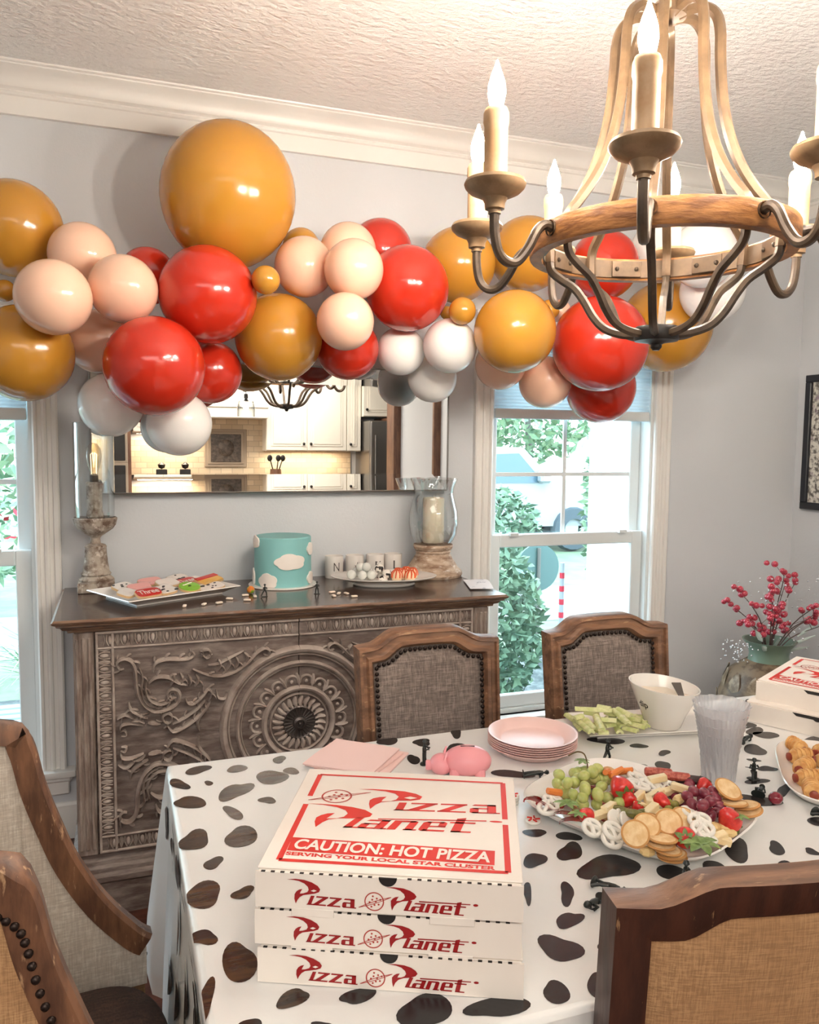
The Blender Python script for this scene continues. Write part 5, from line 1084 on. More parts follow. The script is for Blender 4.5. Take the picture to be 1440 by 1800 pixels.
def planet(bo, c, rx, ry, ring, put, put2):
    strip(bo, [(c[0]+rx*math.cos(t), c[1]+ry*math.sin(t)) for t in [2*PI*k/32 for k in range(32)]], rx*.12, put, True)
    for k in range(9):
        a = k*2.4; r = .72*((k+.5)/9)**.5; cx, cy = c[0]+rx*r*math.cos(a), c[1]+ry*r*math.sin(a)
        polyfill(bo, [(cx+rx*.11*math.cos(2*PI*i/8), cy+ry*.11*math.sin(2*PI*i/8)) for i in range(8)], put)
    (x0, y0), (x1, y1) = ring; d = Vector((x1-x0, y1-y0)); nn = Vector((-d.y, d.x)).normalized(); h = d.length*.020
    for sg in (-1, 1): strip(bo, [(x0+d.x*q+nn.x*h*sg*math.sin(PI*q)*1.5, y0+d.y*q+nn.y*h*sg*math.sin(PI*q)*1.5) for q in [k/14 for k in range(15)]], rx*.07, put)
def pizza_box(lab, loc, rz, group, front=True, lid=False, hang=.010):
    t = thing('pizza_box', lab, 'box', loc, rz, group); w, d, h = BWD, BDP, BH
    b = MB().rbox(.003, w-.003, .004, d, 0, h-.0035, .0012)
    obj('tray', b, MT['card'], t)
    b = MB().rbox(.001, w-.001, .006, d+.002, h-.0035, h-.0004, .0012)
    ld = obj('lid', b, MT['card'], t)
    # front wall with a half-round thumb notch
    cx, r = w*.5, .0125; hh = h-.004
    pts = [(0, 0), (w, 0), (w, hh)]+[(cx+r*math.cos(a), hh+.0006-r*math.sin(a)) for a in [PI*k/12 for k in range(13)]]+[(0, hh)]
    Mv = Matrix(((1, 0, 0, 0), (0, 0, 1, 0), (0, 1, 0, 0), (0, 0, 0, 1)))
    bm = bmesh.new()
    f = bm.faces.new([bm.verts.new((p[0], 0, p[1])) for p in pts]); g = bmesh.ops.extrude_face_region(bm, geom=[f])
    bmesh.ops.translate(bm, vec=(0, .0035, 0), verts=[v for v in g['geom'] if isinstance(v, bmesh.types.BMVert)]); bmesh.ops.triangulate(bm, faces=bm.faces[:])
    bm.verts.index_update(); fb = MB().frombm(bm)
    fw = obj('front_wall', fb, MT['card'], t, 0)
    nb = MB(); nb.prism([(cx-r, hh-.0002), (cx+r, hh-.0002)]+[(cx+r*math.cos(a), hh-r*math.sin(a)) for a in [PI*k/12 for k in range(1, 12)]], .0012, .0034, Mv)
    if not front: nb.prism([(cx-.06, hh+.001), (cx+.06, hh+.001), (cx+.05, hh-.007), (cx-.05, hh-.007)], -.001, .0005, Mv)
    obj('thumb_notch', nb, MT['black'], fw, 0)
    for a, c in ((.050, .108), (.238, .298)): obj('locking_tab', MB().rbox(a, c, -.0006, .0016, -hang, .0008, .0004), MT['card'], t)
    pb = MB()
    for k in range(26):
        x = .008+k*(w-.016)/26
        if front and abs(x-cx) > .018: pb.box(x, x+.0055, -.0004, .003, hh-.0001, hh+.0009)
    if front: obj('perforation', pb, MT['black'], fw, 0, 'stuff')
    sb_ = MB()
    for x in (.0016, w-.0036): sb_.box(x, x+.002, .05, d*.45, .010, .016).box(x, x+.002, d*.55, d*.9, .010, .016).box(x, x+.0021, .012, d-.01, h-.006, h-.0045)
    obj('side_slit', sb_, MT['kraft'], t, 0)
    def pf(u, v): return (u, -.0007, v)
    def pf2(u, v): return (u, -.0013, v)
    if front:
        b = MB(); F = {k: [(p[0]-.006, p[1]+.0015) for p in v] for k, v in FRONT.items()}
        polyfill(b, F['P1'], pf); word(b, 'izza', F['izza'], pf); obj('word_print', b, MT['darkred'], fw, 0)
        b = MB(); polyfill(b, F['P2'], pf); word(b, 'lanet', F['lanet'], pf); polyfill(b, F['bar'], pf)
        c0 = F['dot'][0]; polyfill(b, [(c0[0]+.0034*math.cos(2*PI*k/12), c0[1]+.0018*math.sin(2*PI*k/12)) for k in range(12)], pf)
        pr = obj('word_print', b, MT['darkred'], fw, 0); b = MB()
        planet(b, F['pl'][0], .0125, .0125, F['ringl'], pf, pf2); obj('planet_emblem', b, MT['inkline'], fw, 0)
        b = MB(); polyfill(b, F['H1'], pf2); obj('print_counter', b, MT['card'], fw, 0)
    def pl_(u, v): return (u, v+.004, h)
    def pl2(u, v): return (u, v+.004, h+.0006)
    if lid:
        b = MB(); L_ = LID
        u0, u1, v0, v1 = .026, .342, .022, .312; e = .0085
        strip(b, [(u0, v0), (u1, v0)], e*.9, pl_); strip(b, [(u0, v1), (u1, v1)], e*.7, pl_); strip(b, [(u0, v0), (u0, .196)], e, pl_); strip(b, [(u0, .226), (u0, v1)], e, pl_); strip(b, [(u1, v0), (u1, .160)], e, pl_); strip(b, [(u1, .178), (u1, v1)], e, pl_)
        polyfill(b, L_['P1'], pl_); polyfill(b, L_['P2'], pl_); word(b, 'izza', L_['izza'], pl_); word(b, 'lanet', L_['lanet'], pl_); polyfill(b, L_['bar'], pl_)
        c0 = L_['dot'][0]; polyfill(b, [(c0[0]+.010*math.cos(2*PI*k/14), c0[1]+.003*math.sin(2*PI*k/14)) for k in range(14)], pl_)
        polyfill(b, L_['caution'], pl_)
        vs, fs = text2d('SERVING YOUR LOCAL STAR CLUSTER', .042); b.add([pl_(*quadmap(L_['serv'], p)) for p in vs], fs)
        obj('lid_print', b, MT['redink'], ld, 0)
        b = MB(); q = L_['caution']; q2 = [quadmap(q, p) for p in ((.022, .12), (.978, .12), (.985, .88), (.03, .88))]
        vs, fs = text2d('CAUTION: HOT PIZZA', .028); b.add([pl2(*quadmap(q2, p)) for p in vs], fs); obj('caution_lettering', b, MT['card'], ld, 0)
        b = MB(); polyfill(b, L_['H1'], pl2); obj('print_counter', b, MT['card'], ld, 0)
        b = MB(); c0 = L_['pl'][0]; planet(b, c0, .0236, .0236, L_['ringl'], pl_, pl2); obj('planet_emblem', b, MT['inkline'], ld, 0)
    return t
BA = math.radians(-25); G1 = 'pizza boxes stacked in front'
bx, by_ = .166, 1.058
pizza_box('white pizza box printed in red, bottom of the stack of three', (bx+.002, by_-.002, T+.001), BA, G1, hang=0)
pizza_box('white pizza box printed in red, middle of the stack of three', (bx-.001, by_+.001, T+.001+BH), BA+.006, G1)
pizza_box('white pizza box with a red caution lid, top of the stack of three', (bx, by_, T+.001+2*BH), BA, G1, True, True)
G2 = 'pizza boxes stacked at the right edge'
pizza_box('plain-sided white pizza box, lower one at the right edge of the table', (1.585, 1.695, T+.001), math.radians(-62), G2, False, False, 0)
pizza_box('white pizza box with red lid print, upper one at the right edge of the table', (1.625, 1.70, T+.001+BH), math.radians(-62), G2, False, True)
# ------------------------------------------------------------------ party table
TT = T+.0008
F_ = {'green': M('green_grape', rgb(176, 186, 104), .25, rgb(196, 200, 128), 60, sss=.3), 'redg': M('red_grape', rgb(112, 34, 52), .25, rgb(140, 60, 74), 70, sss=.2),
 'cracker': M('golden_cracker', rgb(236, 208, 162), .8, rgb(222, 184, 132), 60, bump=.2, bscale=200), 'crside': M('cracker_edge', rgb(196, 142, 84), .8),
 'yog': M('yogurt_coating', rgb(240, 236, 226), .4), 'cheese': M('pale_cheese', rgb(240, 224, 184), .5, rgb(236, 210, 160), 40), 'straw': M('strawberry', rgb(198, 28, 30), .3, rgb(222, 60, 50), 120, coat=.3),
 'leafg': M('strawberry_leaf', rgb(96, 122, 58), .5, rgb(132, 156, 92), 60), 'stem': M('grape_stem', rgb(96, 76, 40), .7), 'pepper': M('red_pepper', rgb(186, 30, 22), .25, coat=.4), 'saus': M('salami', rgb(150, 52, 40), .45, rgb(196, 110, 90), 120),
 'dark': M('dark_dried_fruit', rgb(58, 38, 36), .5), 'pickle': M('pickle', rgb(96, 92, 44), .35, rgb(120, 116, 60), 80), 'olive': M('green_olive', rgb(140, 132, 62), .3), 'chunk': M('honey_cheese_chunk', rgb(230, 200, 140), .5),
 'carrot': M('carrot_orange', rgb(228, 132, 60), .5), 'celery': M('celery_green', rgb(196, 204, 132), .45, rgb(222, 222, 168), 50, (1, 1, 1)), 'pink': M('pink_paper', rgb(244, 210, 204), .35), 'pinkn': M('pink_napkin', rgb(244, 212, 206), .85),
 'pig': M('pink_plastic', rgb(240, 160, 166), .3), 'pastry': M('baked_pastry', rgb(226, 178, 112), .6, rgb(196, 136, 72), 40, bump=.15, bscale=90), 'frank': M('cocktail_sausage', rgb(140, 58, 38), .35), 'plum': M('dark_red_candy', rgb(120, 14, 36), .2, coat=.5)}
def platter(name, lab, loc, rz, sx, sy, hgt=.022):
    t = thing(name, lab, 'platter', loc, rz); n = 64; rows = []
    def ring(s_, z): return [(sx*s_*math.copysign(abs(math.cos(a))**.55, math.cos(a)), sy*s_*math.copysign(abs(math.sin(a))**.55, math.sin(a)), z) for a in [2*PI*k/n for k in range(n)]]
    for s_, z in ((0.001, 0), (.82, 0), (.9, .006), (.97, .016), (1, hgt), (.985, hgt+.002), (.95, .017), (.86, .009), (.8, .007), (.001, .007)): rows.append(ring(s_, z))
    obj('dish', MB().sheet(rows, closed=True), MT['china'], t, 50); return t
platter('snack_platter', 'white rounded platter heaped with fruit, cheese and crackers', (.975, 1.322, TT), math.radians(-64.8), .206, .182)
def put(name, me, lab, cat, grp, loc, rot=(0, 0, 0), sc=1):
    o = bpy.data.objects.new(name, me); COL.objects.link(o); tag(o, lab, cat, grp, loc); o.rotation_euler = rot; o.scale = (sc, sc, sc) if not hasattr(sc, '__len__') else sc; return o
rn = random.Random(12)
gm = mesh('grape', MB().sph((0, 0, 0), (.0108, .0108, .0128), 14, 10), F_['green'], 60); rm = mesh('red_grape', MB().sph((0, 0, 0), (.0104, .0104, .0125), 14, 10), F_['redg'], 60)
for p in GREEN: put('green_grape', gm, 'green grape in the bunch at the back left of the snack platter', 'grape', 'green grapes on the snack platter', p, (rn.uniform(0, 3), rn.uniform(0, 3), 0), rn.uniform(.95, 1.12))
for p in RED: put('red_grape', rm, 'red grape in the bunch at the right of the snack platter', 'grape', 'red grapes on the snack platter', p, (rn.uniform(0, 3), rn.uniform(0, 3), 0), rn.uniform(.95, 1.1))
for k in range(12): put('green_grape', gm, 'green grape in the bunch at the back left of the snack platter', 'grape', 'green grapes on the snack platter', (.925+.03*math.cos(k*2.1)+.01*k*.3, 1.43+.035*math.sin(k*2.1), .786+.010*(k % 3)), (k, k, 0), 1.05)
for k in range(10): put('red_grape', rm, 'red grape in the bunch at the right of the snack platter', 'grape', 'red grapes on the snack platter', (1.075+.03*math.cos(k*2.3), 1.335+.03*math.sin(k*2.3), .786+.009*(k % 3)), (k, k, 0), 1.0)
tag(obj('grape_stem', MB().tube(smoothpath([(.905, 1.475, .83), (.925, 1.47, .838), (.94, 1.463, .83), (.935, 1.44, .80)]), .0016, 6), F_['stem']), 'brown grape stem on top of the green bunch', 'stem')
# crackers
b = MB().lathe([(0, -.0016), (.0225, -.0016)], 28).mat(1).lathe([(.0225, -.0016), (.0245, -.0006), (.0247, .0006), (.0232, .0016), (.0212, .0018)], 28).mat(0).lathe([(.0212, .0018), (.012, .0021), (0, .0021)], 28)
for k in range(14): 
    r = .006 if k < 4 else .015; a = k*2.399; b.sph((r*math.cos(a), r*math.sin(a), .0018), (.0011, .0011, .0006), 5, 3)
crk = mesh('round_cracker', b, [F_['cracker'], F_['crside']], 40)
for i, p in enumerate(CRACK_A): put('round_cracker', crk, 'round dotted cracker leaning in the overlapping row on the snack platter', 'cracker', 'leaning crackers on the snack platter', (p[0]+.004*i, p[1]+.003*i, p[2]+(.008, .004, .001, .006, -.001, -.004)[i]), ((.8, .62, .5, .72, .5, .35)[i], (-.3, -.15, -.1, -.25, .1, .2)[i], -.3), (1.0, 1.0, 1.1))
for i, p in enumerate(CRACK_B): put('round_cracker', crk, 'round cracker in the flat stack at the front of the snack platter', 'cracker', 'flat stacked crackers on the snack platter', (p[0]+.003, p[1]+.014, p[2]-.002), (.10*(i % 3-1), .06, .4*i), (1.05, 1.05, 1.2))
for i, p in enumerate(CRACK_C): put('round_cracker', crk, 'round cracker at the right rim of the snack platter beside the red grapes', 'cracker', 'right rim crackers on the snack platter', p, ((.5, .05, .1, .15, .2)[i], .1, i), (1.1, 1.1, 1.3))
# yogurt pretzels
b = MB(); R = .0165
b.tube([(R*math.cos(t), R*.85*math.sin(t), .0) for t in [2*PI*k/20 for k in range(20)]], .0042, 8, closed=True)
b.tube([(-.010, -.011, .001), (-.003, -.001, .003), (.004, .012, .001)], .0038, 8).tube([(.010, -.011, .001), (.003, -.001, .003), (-.004, .012, .001)], .0038, 8)
pz = mesh('yogurt_pretzel', b, F_['yog'], 60)
for i, p in enumerate(PRETZEL): put('yogurt_pretzel', pz, 'white yogurt-coated pretzel on the snack platter', 'pretzel', 'yogurt pretzels on the snack platter', p, (.55 if i < 3 else rn.uniform(0, .5), rn.uniform(-.3, .3), rn.uniform(-.6, .6)), 1.1)
ch_ = mesh('cheese_stick', MB().rbox(-.019, .019, -.0075, .0075, -.0065, .0065, .0012), F_['cheese'], 30)
for i, p in enumerate(CHEESE): put('cheese_stick', ch_, 'pale cheese stick in the middle of the snack platter', 'cheese', 'cheese sticks on the snack platter', p, (rn.uniform(-.2, .3), rn.uniform(-.3, .3), rn.uniform(-1.2, 1.2)))
sl_ = mesh('cheese_slice', MB().lathe([(0, -.0022), (.0135, -.0022), (.0145, -.0012), (.0145, .0012), (.0135, .0022), (0, .0022)], 20), F_['yog'], 40)
for i, p in enumerate(SALAMI_SLICE): put('cheese_slice', sl_, 'round white cheese slice standing on edge on the snack platter', 'cheese', 'white cheese slices on the snack platter', p, (1.0, .5, .3*i), 1.15)
sbp = [(0, -.017), (.004, -.0165), (.009, -.010), (.0125, -.001), (.0135, .006), (.011, .011), (.004, .013), (0, .0125)]
sbm = mesh('strawberry', MB().lathe(sbp, 18), F_['straw'], 60)
def leaves(nl, L_, seed):
    r_ = random.Random(seed); b = MB()
    for k in range(nl):
        a = 2*PI*k/nl+r_.uniform(-.2, .2); d = Vector((math.cos(a), math.sin(a), 0)); s_ = Vector((-d.y, d.x, 0)); l = L_*r_.uniform(.8, 1.15)
        rows = []
        for q, w in ((0, .12), (.3, .22), (.6, .25), (.85, .14), (1, .01)):
            c = d*l*q+Vector((0, 0, l*(.35*q-.45*q*q))); rows.append([c-s_*w*l, c+Vector((0, 0, -.05*l)), c+s_*w*l])
        b.sheet(rows)
    return b
lfm = mesh('strawberry_leaves', leaves(6, .013, 1), F_['leafg'], 60)
SL = ['strawberry beside the green grapes, pointing at the pretzels', 'strawberry tucked under the pretzels next to the green grapes', 'strawberry under the leaf tuft at the left front of the platter', 'strawberry between the cheese sticks and the red grapes',
      'largest strawberry at the right rim of the platter', 'strawberry under the leafy crown at the front rim', 'small strawberry between pickles and cheese', 'strawberry behind the red grapes beside the cups']
for i, p in enumerate(STRAW):
    sc = (1.7, 1.1, 1.1, 1.1, 1.6, 1.4, .8, 1.1)[i]; o = put('strawberry', sbm, 'red '+SL[i], 'strawberry', 'strawberries on the snack platter', p, ((1.9, .8, 2.1, 1.4, -2.6, 1.2, .5, .9)[i], .4, i*1.1), sc)
    l = bpy.data.objects.new('leaves', lfm); COL.objects.link(l); l.parent = o; l.location = (0, 0, .0125)
LL = ['green leaf tuft over the green grapes at the left of the platter', 'second green leaf tuft at the left front of the platter', 'green leaf sprig standing at the back of the platter', 'large pale leafy crown hanging over the front rim of the platter', 'dark leaves beside the largest strawberry']
for i, p in enumerate(LEAFTUFT): tag(obj('leaf_tuft', leaves(7, (.024, .02, .018, .034, .018)[i], i+3), F_['leafg'], None, 60), LL[i], 'leaves', 'strawberry leaves on the snack platter', p)
wedge = MB(); rows = []
for k in range(9):
    a = PI*k/8; rows.append([(.024*math.cos(a), .013*math.sin(a)*s_, .006*math.sin(a)*(1-s_)*2) for s_ in (.3, .65, 1)])
wedge.sheet(rows); wedge.sheet([[(x, y, z+.003) for x, y, z in r] for r in rows])
wm = mesh('pepper_strip', wedge, F_['pepper'], 60)
for i, p in enumerate(PEPPER): put('pepper_strip', wm, 'shiny red pepper strip along the left rim of the snack platter', 'pepper', 'red pepper strips on the snack platter', p, (rn.uniform(-.4, .4), rn.uniform(-.3, .3), -.9+.3*i), 1.15)
SG = ['red salami stick at the back rim of the platter', 'spotted salami piece at the back rim of the platter', 'dark dried sausage end at the back rim, near the cups']
for i, p in enumerate(SAUSAGE): tag(obj('salami_stick', MB().tube(smoothpath([(-.028, .004, 0), (0, -.002, .003), (.028, .002, 0)]), [.006]+[.0095]*11+[.006], 10), F_['dark'] if i == 2 else F_['saus']), SG[i], 'salami', 'salami pieces on the snack platter', p, -.5)
pk = mesh('pickle', MB().sph((0, 0, 0), (.019, .008, .008), 14, 8), F_['pickle'], 60)
for i, p in enumerate(PICKLE): put('pickle', pk, 'green-brown pickle spear behind the crackers on the platter', 'pickle', 'pickles on the snack platter', p, (0, .2, -.6+.3*i), 1.1)
ol = mesh('olive', MB().sph((0, 0, 0), (.0085, .0085, .0095), 12, 8), F_['olive'], 60)
for p in OLIVE: put('olive', ol, 'green olive left of the red grapes on the platter', 'olive', 'olives on the snack platter', p, (1, .4, 0))
ck_ = mesh('cheese_chunk', MB().sph((0, 0, 0), (.016, .011, .009), 7, 5), F_['chunk'], 20)
for i, p in enumerate(CHUNK): put('cheese_chunk', ck_, 'rough golden cheese chunk near the platter rim', 'cheese', 'cheese chunks on the snack platter', p, (0, .1, i*.9))
cs = mesh('carrot_piece', MB().tube([(-.016, 0, 0), (.016, 0, 0)], [.006, .0075], 8), F_['carrot'], 40)
for i, p in enumerate(CARROT): put('carrot_piece', cs, 'orange carrot piece at the back of the snack platter', 'carrot', 'carrot pieces on the snack platter', p, (0, .3, i*.8))
# bed of cured meat slices and cheese under the pile
b = MB(); r_ = random.Random(4)
for k in range(60):
    u, v = r_.uniform(-.15, .15), r_.uniform(-.115, .115); c = Vector((u, v, .010+.012*r_.random()*max(0, 1-abs(u)/.17)))
    Mx_ = RT(c, (r_.uniform(-.5, .5), r_.uniform(-.5, .5), r_.uniform(0, 3))); b.lathe([(0, 0), (.016, 0), (.0165, .001), (.016, .002), (0, .002)], 12, M=Mx_)
bed = obj('cured_meat_bed', b, M('cured_meat', rgb(150, 46, 44), .5, rgb(206, 160, 110), 30, lo=.5, hi=.55), None, 40, 'stuff')
tag(bed, 'bed of folded cured meat slices lining the snack platter', 'meat', None, (.975, 1.322, TT), math.radians(-64.8))

# celery plate, dip bowl
cp = thing('celery_plate', 'white rectangular plate of celery sticks beside the dip bowl', 'plate', (1.094, 1.686, TT), math.radians(-11))
rows = []; PL_, PW_ = .40, .175
for d, z in ((.03, 0), (.03, .004), (.01, .011), (0, .015), (.002, .017), (.02, .011), (.035, .006), (.05, .0055)): rows.append([(d, d*.7, z), (PL_-d, d*.7, z), (PL_-d, PW_-d*.7, z), (d, PW_-d*.7, z)])
b = MB().sheet(rows, closed=True); b.add(rows[0], [(3, 2, 1, 0)]); b.add(rows[-1], [(0, 1, 2, 3)]); obj('dish', b, MT['china'], cp, 30)
def stick(p, q):
    p, q = Vector(p), Vector(q); ax = (q-p).normalized(); u = Vector((0, 0, 1)); u = (u-ax*u.dot(ax)).normalized(); w = ax.cross(u); rows = []
    for s_ in (0, .5, 1):
        c = p.lerp(q, s_); rows.append([tuple(c+w*(.0095*math.cos(a))+u*(.008*math.sin(a)-.001)) for a in [PI*k/6 for k in range(7)]]+[tuple(c+w*x+u*z) for x, z in ((-.006, -.003), (0, .0015), (.006, -.003))])
    b = MB().sheet(rows, closed=True); b.add(rows[0], [tuple(range(10))]); b.add(rows[-1], [tuple(range(10))]); return b
for c in CELERY: tag(obj('celery_stick', stick(c[:3], c[3:]), F_['celery'], None, 40), 'cut pale green celery stick heaped on the rectangular plate', 'celery', 'celery sticks on the plate')
for k in range(7):
    x, y = 1.14+.035*k, 1.735+.02*math.sin(k*2); tag(obj('celery_stick', stick((x-.02, y-.03*math.cos(k), .778), (x+.03, y+.03*math.cos(k), .785)), F_['celery'], None, 40), 'cut pale green celery stick heaped on the rectangular plate', 'celery', 'celery sticks on the plate')
dbw = thing('dip_bowl', 'tall slant-rimmed white dip bowl lettered dip, on the celery plate', 'bowl', (1.335, 1.715, TT+.006))
BP = [(0, 0), (.042, 0), (.046, .004), (.058, .04), (.076, .082), (.090, .118), (.0905, .121), (.087, .121), (.073, .084), (.054, .044), (0, .04)]
BP = [(r, z*.92) for r, z in BP]
b = MB().lathe(BP, 48); b.v = [(x, y, z+(z/.12)*(.09*-x+.06*y)) for x, y, z in b.v]; obj('body', b, MT['china'], dbw, 50)
b = MB().lathe([(0, .080), (.04, .082), (.070, .080), (.072, .082), (.04, .088), (0, .086)], 40); b.v = [(x, y, z+(z/.12)*(.09*-x+.06*y)+.004*math.sin(60*x)*math.sin(50*y)) for x, y, z in b.v]
tag(obj('creamy_dip', b, M('ivory_dip', rgb(240, 228, 208), .35)), 'ivory dip filling the white bowl', 'dip', None, (1.335, 1.715, TT+.006))
vs, fs = text2d('dip', .01); b = MB(); out = []
for u, v in vs:
    th = math.radians(-172)+(u-.5)*.42; z = .052+v*.022; r = .0645+(z-.052)*.43+.0016; out.append((r*math.cos(th), r*math.sin(th), z+(z/.12)*(.09*-r*math.cos(th)+.06*r*math.sin(th))))
obj('lettering', b.add(out, fs), MT['black'], dbw, 0)
sp = thing('dip_spreader', 'spreader with a dark tapered handle label resting in the dip bowl', 'spreader', (1.352, 1.690, TT+.092))
b = MB().prism([(-.007, -.024), (.007, -.024), (.012, .026), (-.012, .026)], 0, .003, RT((.01, 0, .014), (.45, 0, -.35))); obj('handle', b, M('dark_slate', rgb(84, 78, 74), .5), sp)
obj('blade', MB().rbox(-.007, .007, -.055, -.022, 0, .002, .0006, M=RT((.01, 0, .012), (.45, 0, -.35))), K['steel'], sp)

# plates, napkins, cups
pp = MB().lathe([(0, 0), (.075, 0), (.080, .002), (.102, .019), (.107, .020), (.1075, .0215), (.102, .0215), (.079, .005), (.074, .0025), (0, .0025)], 56)
ppm = mesh('pink_plate', pp, F_['pink'], 40)
for k in range(6): put('paper_plate', ppm, 'pink paper plate in the stack under the topmost one' if k < 5 else 'topmost pink paper plate of the stack', 'plate', 'stacked pink paper plates', (.932+.001*(k % 2), 1.684, TT+.0052*k), (0, 0, k))
for k in range(3):
    b = MB(); rows = []; s_ = .084
    for i in range(7): rows.append([((i/6-.5)*2*s_, (j/6-.5)*2*s_, .002+.0012*math.sin(i*1.1+k)*math.sin(j*.9)) for j in range(7)])
    b.sheet(rows).sheet([[(x, y, z+.0026) for x, y, z in r] for r in rows]); b.rbox(-s_, s_, -s_, s_, .0005, .003, .0008)
    o = obj('paper_napkin', b, F_['pinkn']); tag(o, ['bottom pink paper napkin, sticking out to the right of the pile', 'middle pink paper napkin of the pile behind the boxes', 'top pink paper napkin of the pile behind the boxes'][k], 'napkin', 'pink napkins behind the pizza boxes', (.50+(.022, .006, 0)[k], 1.752-(.008, .002, 0)[k], TT+.0055*k), math.radians(46+(4, -2, 2)[k]))
def cup(lab, loc, h, r0, r1, seed):
    rows = []; n = 160
    for side in (0, 1):
        for i in range(9):
            q = i/8 if not side else 1-i/8; z = .004+(h-.004)*q; r = r0+(r1-r0)*(.55*q+.45*q*q)-side*.0014
            rows.append([((r+.0021*math.sin(16*(t+.9*q*q)+seed)+.0007*math.sin(37*t+9*q))*math.cos(t), (r+.0021*math.sin(16*(t+.9*q*q)+seed)+.0007*math.sin(37*t+9*q))*math.sin(t), z) for t in [2*PI*k/n for k in range(n)]])
    b = MB().sheet(rows, closed=True); b.add(rows[0], [tuple(range(n))])
    o = obj('plastic_cup', b, MT['cup'], None, 60); tag(o, lab, 'cup', 'nested clear plastic cups', loc); return o
MT['cup'] = glass('fluted_clear_plastic', (1, 1, 1), .05, .45, .3, .34)
CX, CY = 1.237, 1.392
for k in range(4): cup(['lowest clear fluted plastic cup, standing on the cloth', 'second clear fluted plastic cup of the nested stack', 'third clear fluted plastic cup of the nested stack', 'topmost clear fluted plastic cup of the nested stack'][k], (CX, CY, TT+.021*k), .115, .033, .047+.0045*k, k*1.7)
# plain piggy bank lying by the plates
pg = thing('piggy_bank', 'pink plastic piggy bank lying behind the pizza boxes', 'piggy bank', (.724, 1.602, TT), math.radians(160))
pg.scale = (.80, .80, .72)
obj('body', MB().sph((0, 0, .046), (.068, .052, .046), 24, 16), F_['pig'], pg, 60)
hd = obj('head', MB().sph((.072, .0, .034), (.034, .036, .032), 20, 14).lathe([(0, -.010), (.015, -.010), (.016, .006), (.013, .010), (0, .010)], 18, M=RT((.106, 0, .030), (0, PI/2, 0))), F_['pig'], pg, 60)
for sy in (-1, 1):
    b = MB(); rows = [[(.066+.010*q, sy*(.016+.016*q), .058+.012*q-.004*abs(w)), (.066+.010*q-.003, sy*(.016+.016*q)+w*.010*(1-q), .058+.020*q)] for q, w in ((0, 1), (.5, 1), (1, .2))]
    b.prism([(-.012, 0), (.012, 0), (0, .024)], -.002, .003, RT((.064, sy*.022, .058), (PI/2-.3, 0, PI/2)))
    obj('ear', b, F_['pig'], hd)
    for sx in (-.034, .036): obj('leg', MB().lathe([(.014, 0), (.015, .02), (.013, .034), (0, .036)], 14, (sx, sy*.030, 0)), F_['pig'], pg)
obj('coin_slot', MB().rbox(-.02, .02, -.0018, .0018, .0905, .0925, .0006), MT['black'], pg)
# peppermint discs
for i, (x, y, z, l) in enumerate(((.752, 1.440, 0, 'bottom red and white mint disc of the pile beside the pizza boxes'), (.754, 1.441, .007, 'middle red and white mint disc of the pile beside the pizza boxes'), (.752, 1.438, .014, 'top red and white mint disc of the pile beside the pizza boxes'), (.755, 1.352, 0, 'red and white mint disc lying alone at the platter corner'))):
    t = thing('mint_disc', l, 'candy', (x, y, TT+z), i, 'mint discs beside the pizza boxes')
    obj('disc', MB().lathe([(0, 0), (.014, 0), (.0155, .003), (.014, .006), (0, .0066)], 22), F_['yog'], t)
    b = MB()
    for k in range(5): b.tube([(.004*math.cos(k*1.257), .004*math.sin(k*1.257), .0068), (.013*math.cos(k*1.257+.5), .013*math.sin(k*1.257+.5), .0062)], .0021, 5)
    obj('swirl', b, MT['redink'], t)
tag(obj('round_candy', MB().sph((0, 0, .013), (.015, .014, .013), 16, 12), F_['plum']), 'glossy dark red round candy lying right of the snack platter', 'candy', None, (1.272, 1.262, TT))
# pigs in blankets on a second platter
platter('pastry_platter', 'white rounded platter of sausage pastries at the right edge of the frame', (1.502, 1.300, TT), math.radians(51), .19, .135)
b = MB().tube([(-.026, 0, .014), (-.018, 0, .014), (.018, 0, .014), (.026, 0, .014)], [.011, .0165, .0165, .011], 12)
for k in range(4): b.tube([(-.016+.011*k, .017*math.cos(t), .014+.017*math.sin(t)) if False else (-.016+.011*k+.004*math.sin(t), .0165*math.cos(t), .014+.0165*math.sin(t)) for t in [2*PI*i/12 for i in range(12)]], .0035, 6, closed=True)
pa = mesh('pastry', b, F_['pastry'], 60); sa = mesh('frank', MB().tube([(-.034, 0, .014), (-.031, 0, .014), (.031, 0, .014), (.034, 0, .014)], [.004, .0095, .0095, .004], 10), F_['frank'], 60)
PMx = Matrix.Translation((1.502, 1.300, TT+.007)) @ Matrix.Rotation(math.radians(51), 4, 'Z')
r_ = random.Random(8)
for i in range(5):
    for j in range(4):
        p = PMx @ Vector((-.135+.065*i+.012*(j % 2), -.085+.055*j, .0))
        o = put('sausage_pastry', pa, 'golden sausage roll pastry on the platter at the right edge', 'pastry', 'sausage pastries on the right platter', p, (0, 0, r_.uniform(-.8, 1.6)), 1.0)
        q = bpy.data.objects.new('sausage', sa); COL.objects.link(q); q.parent = o
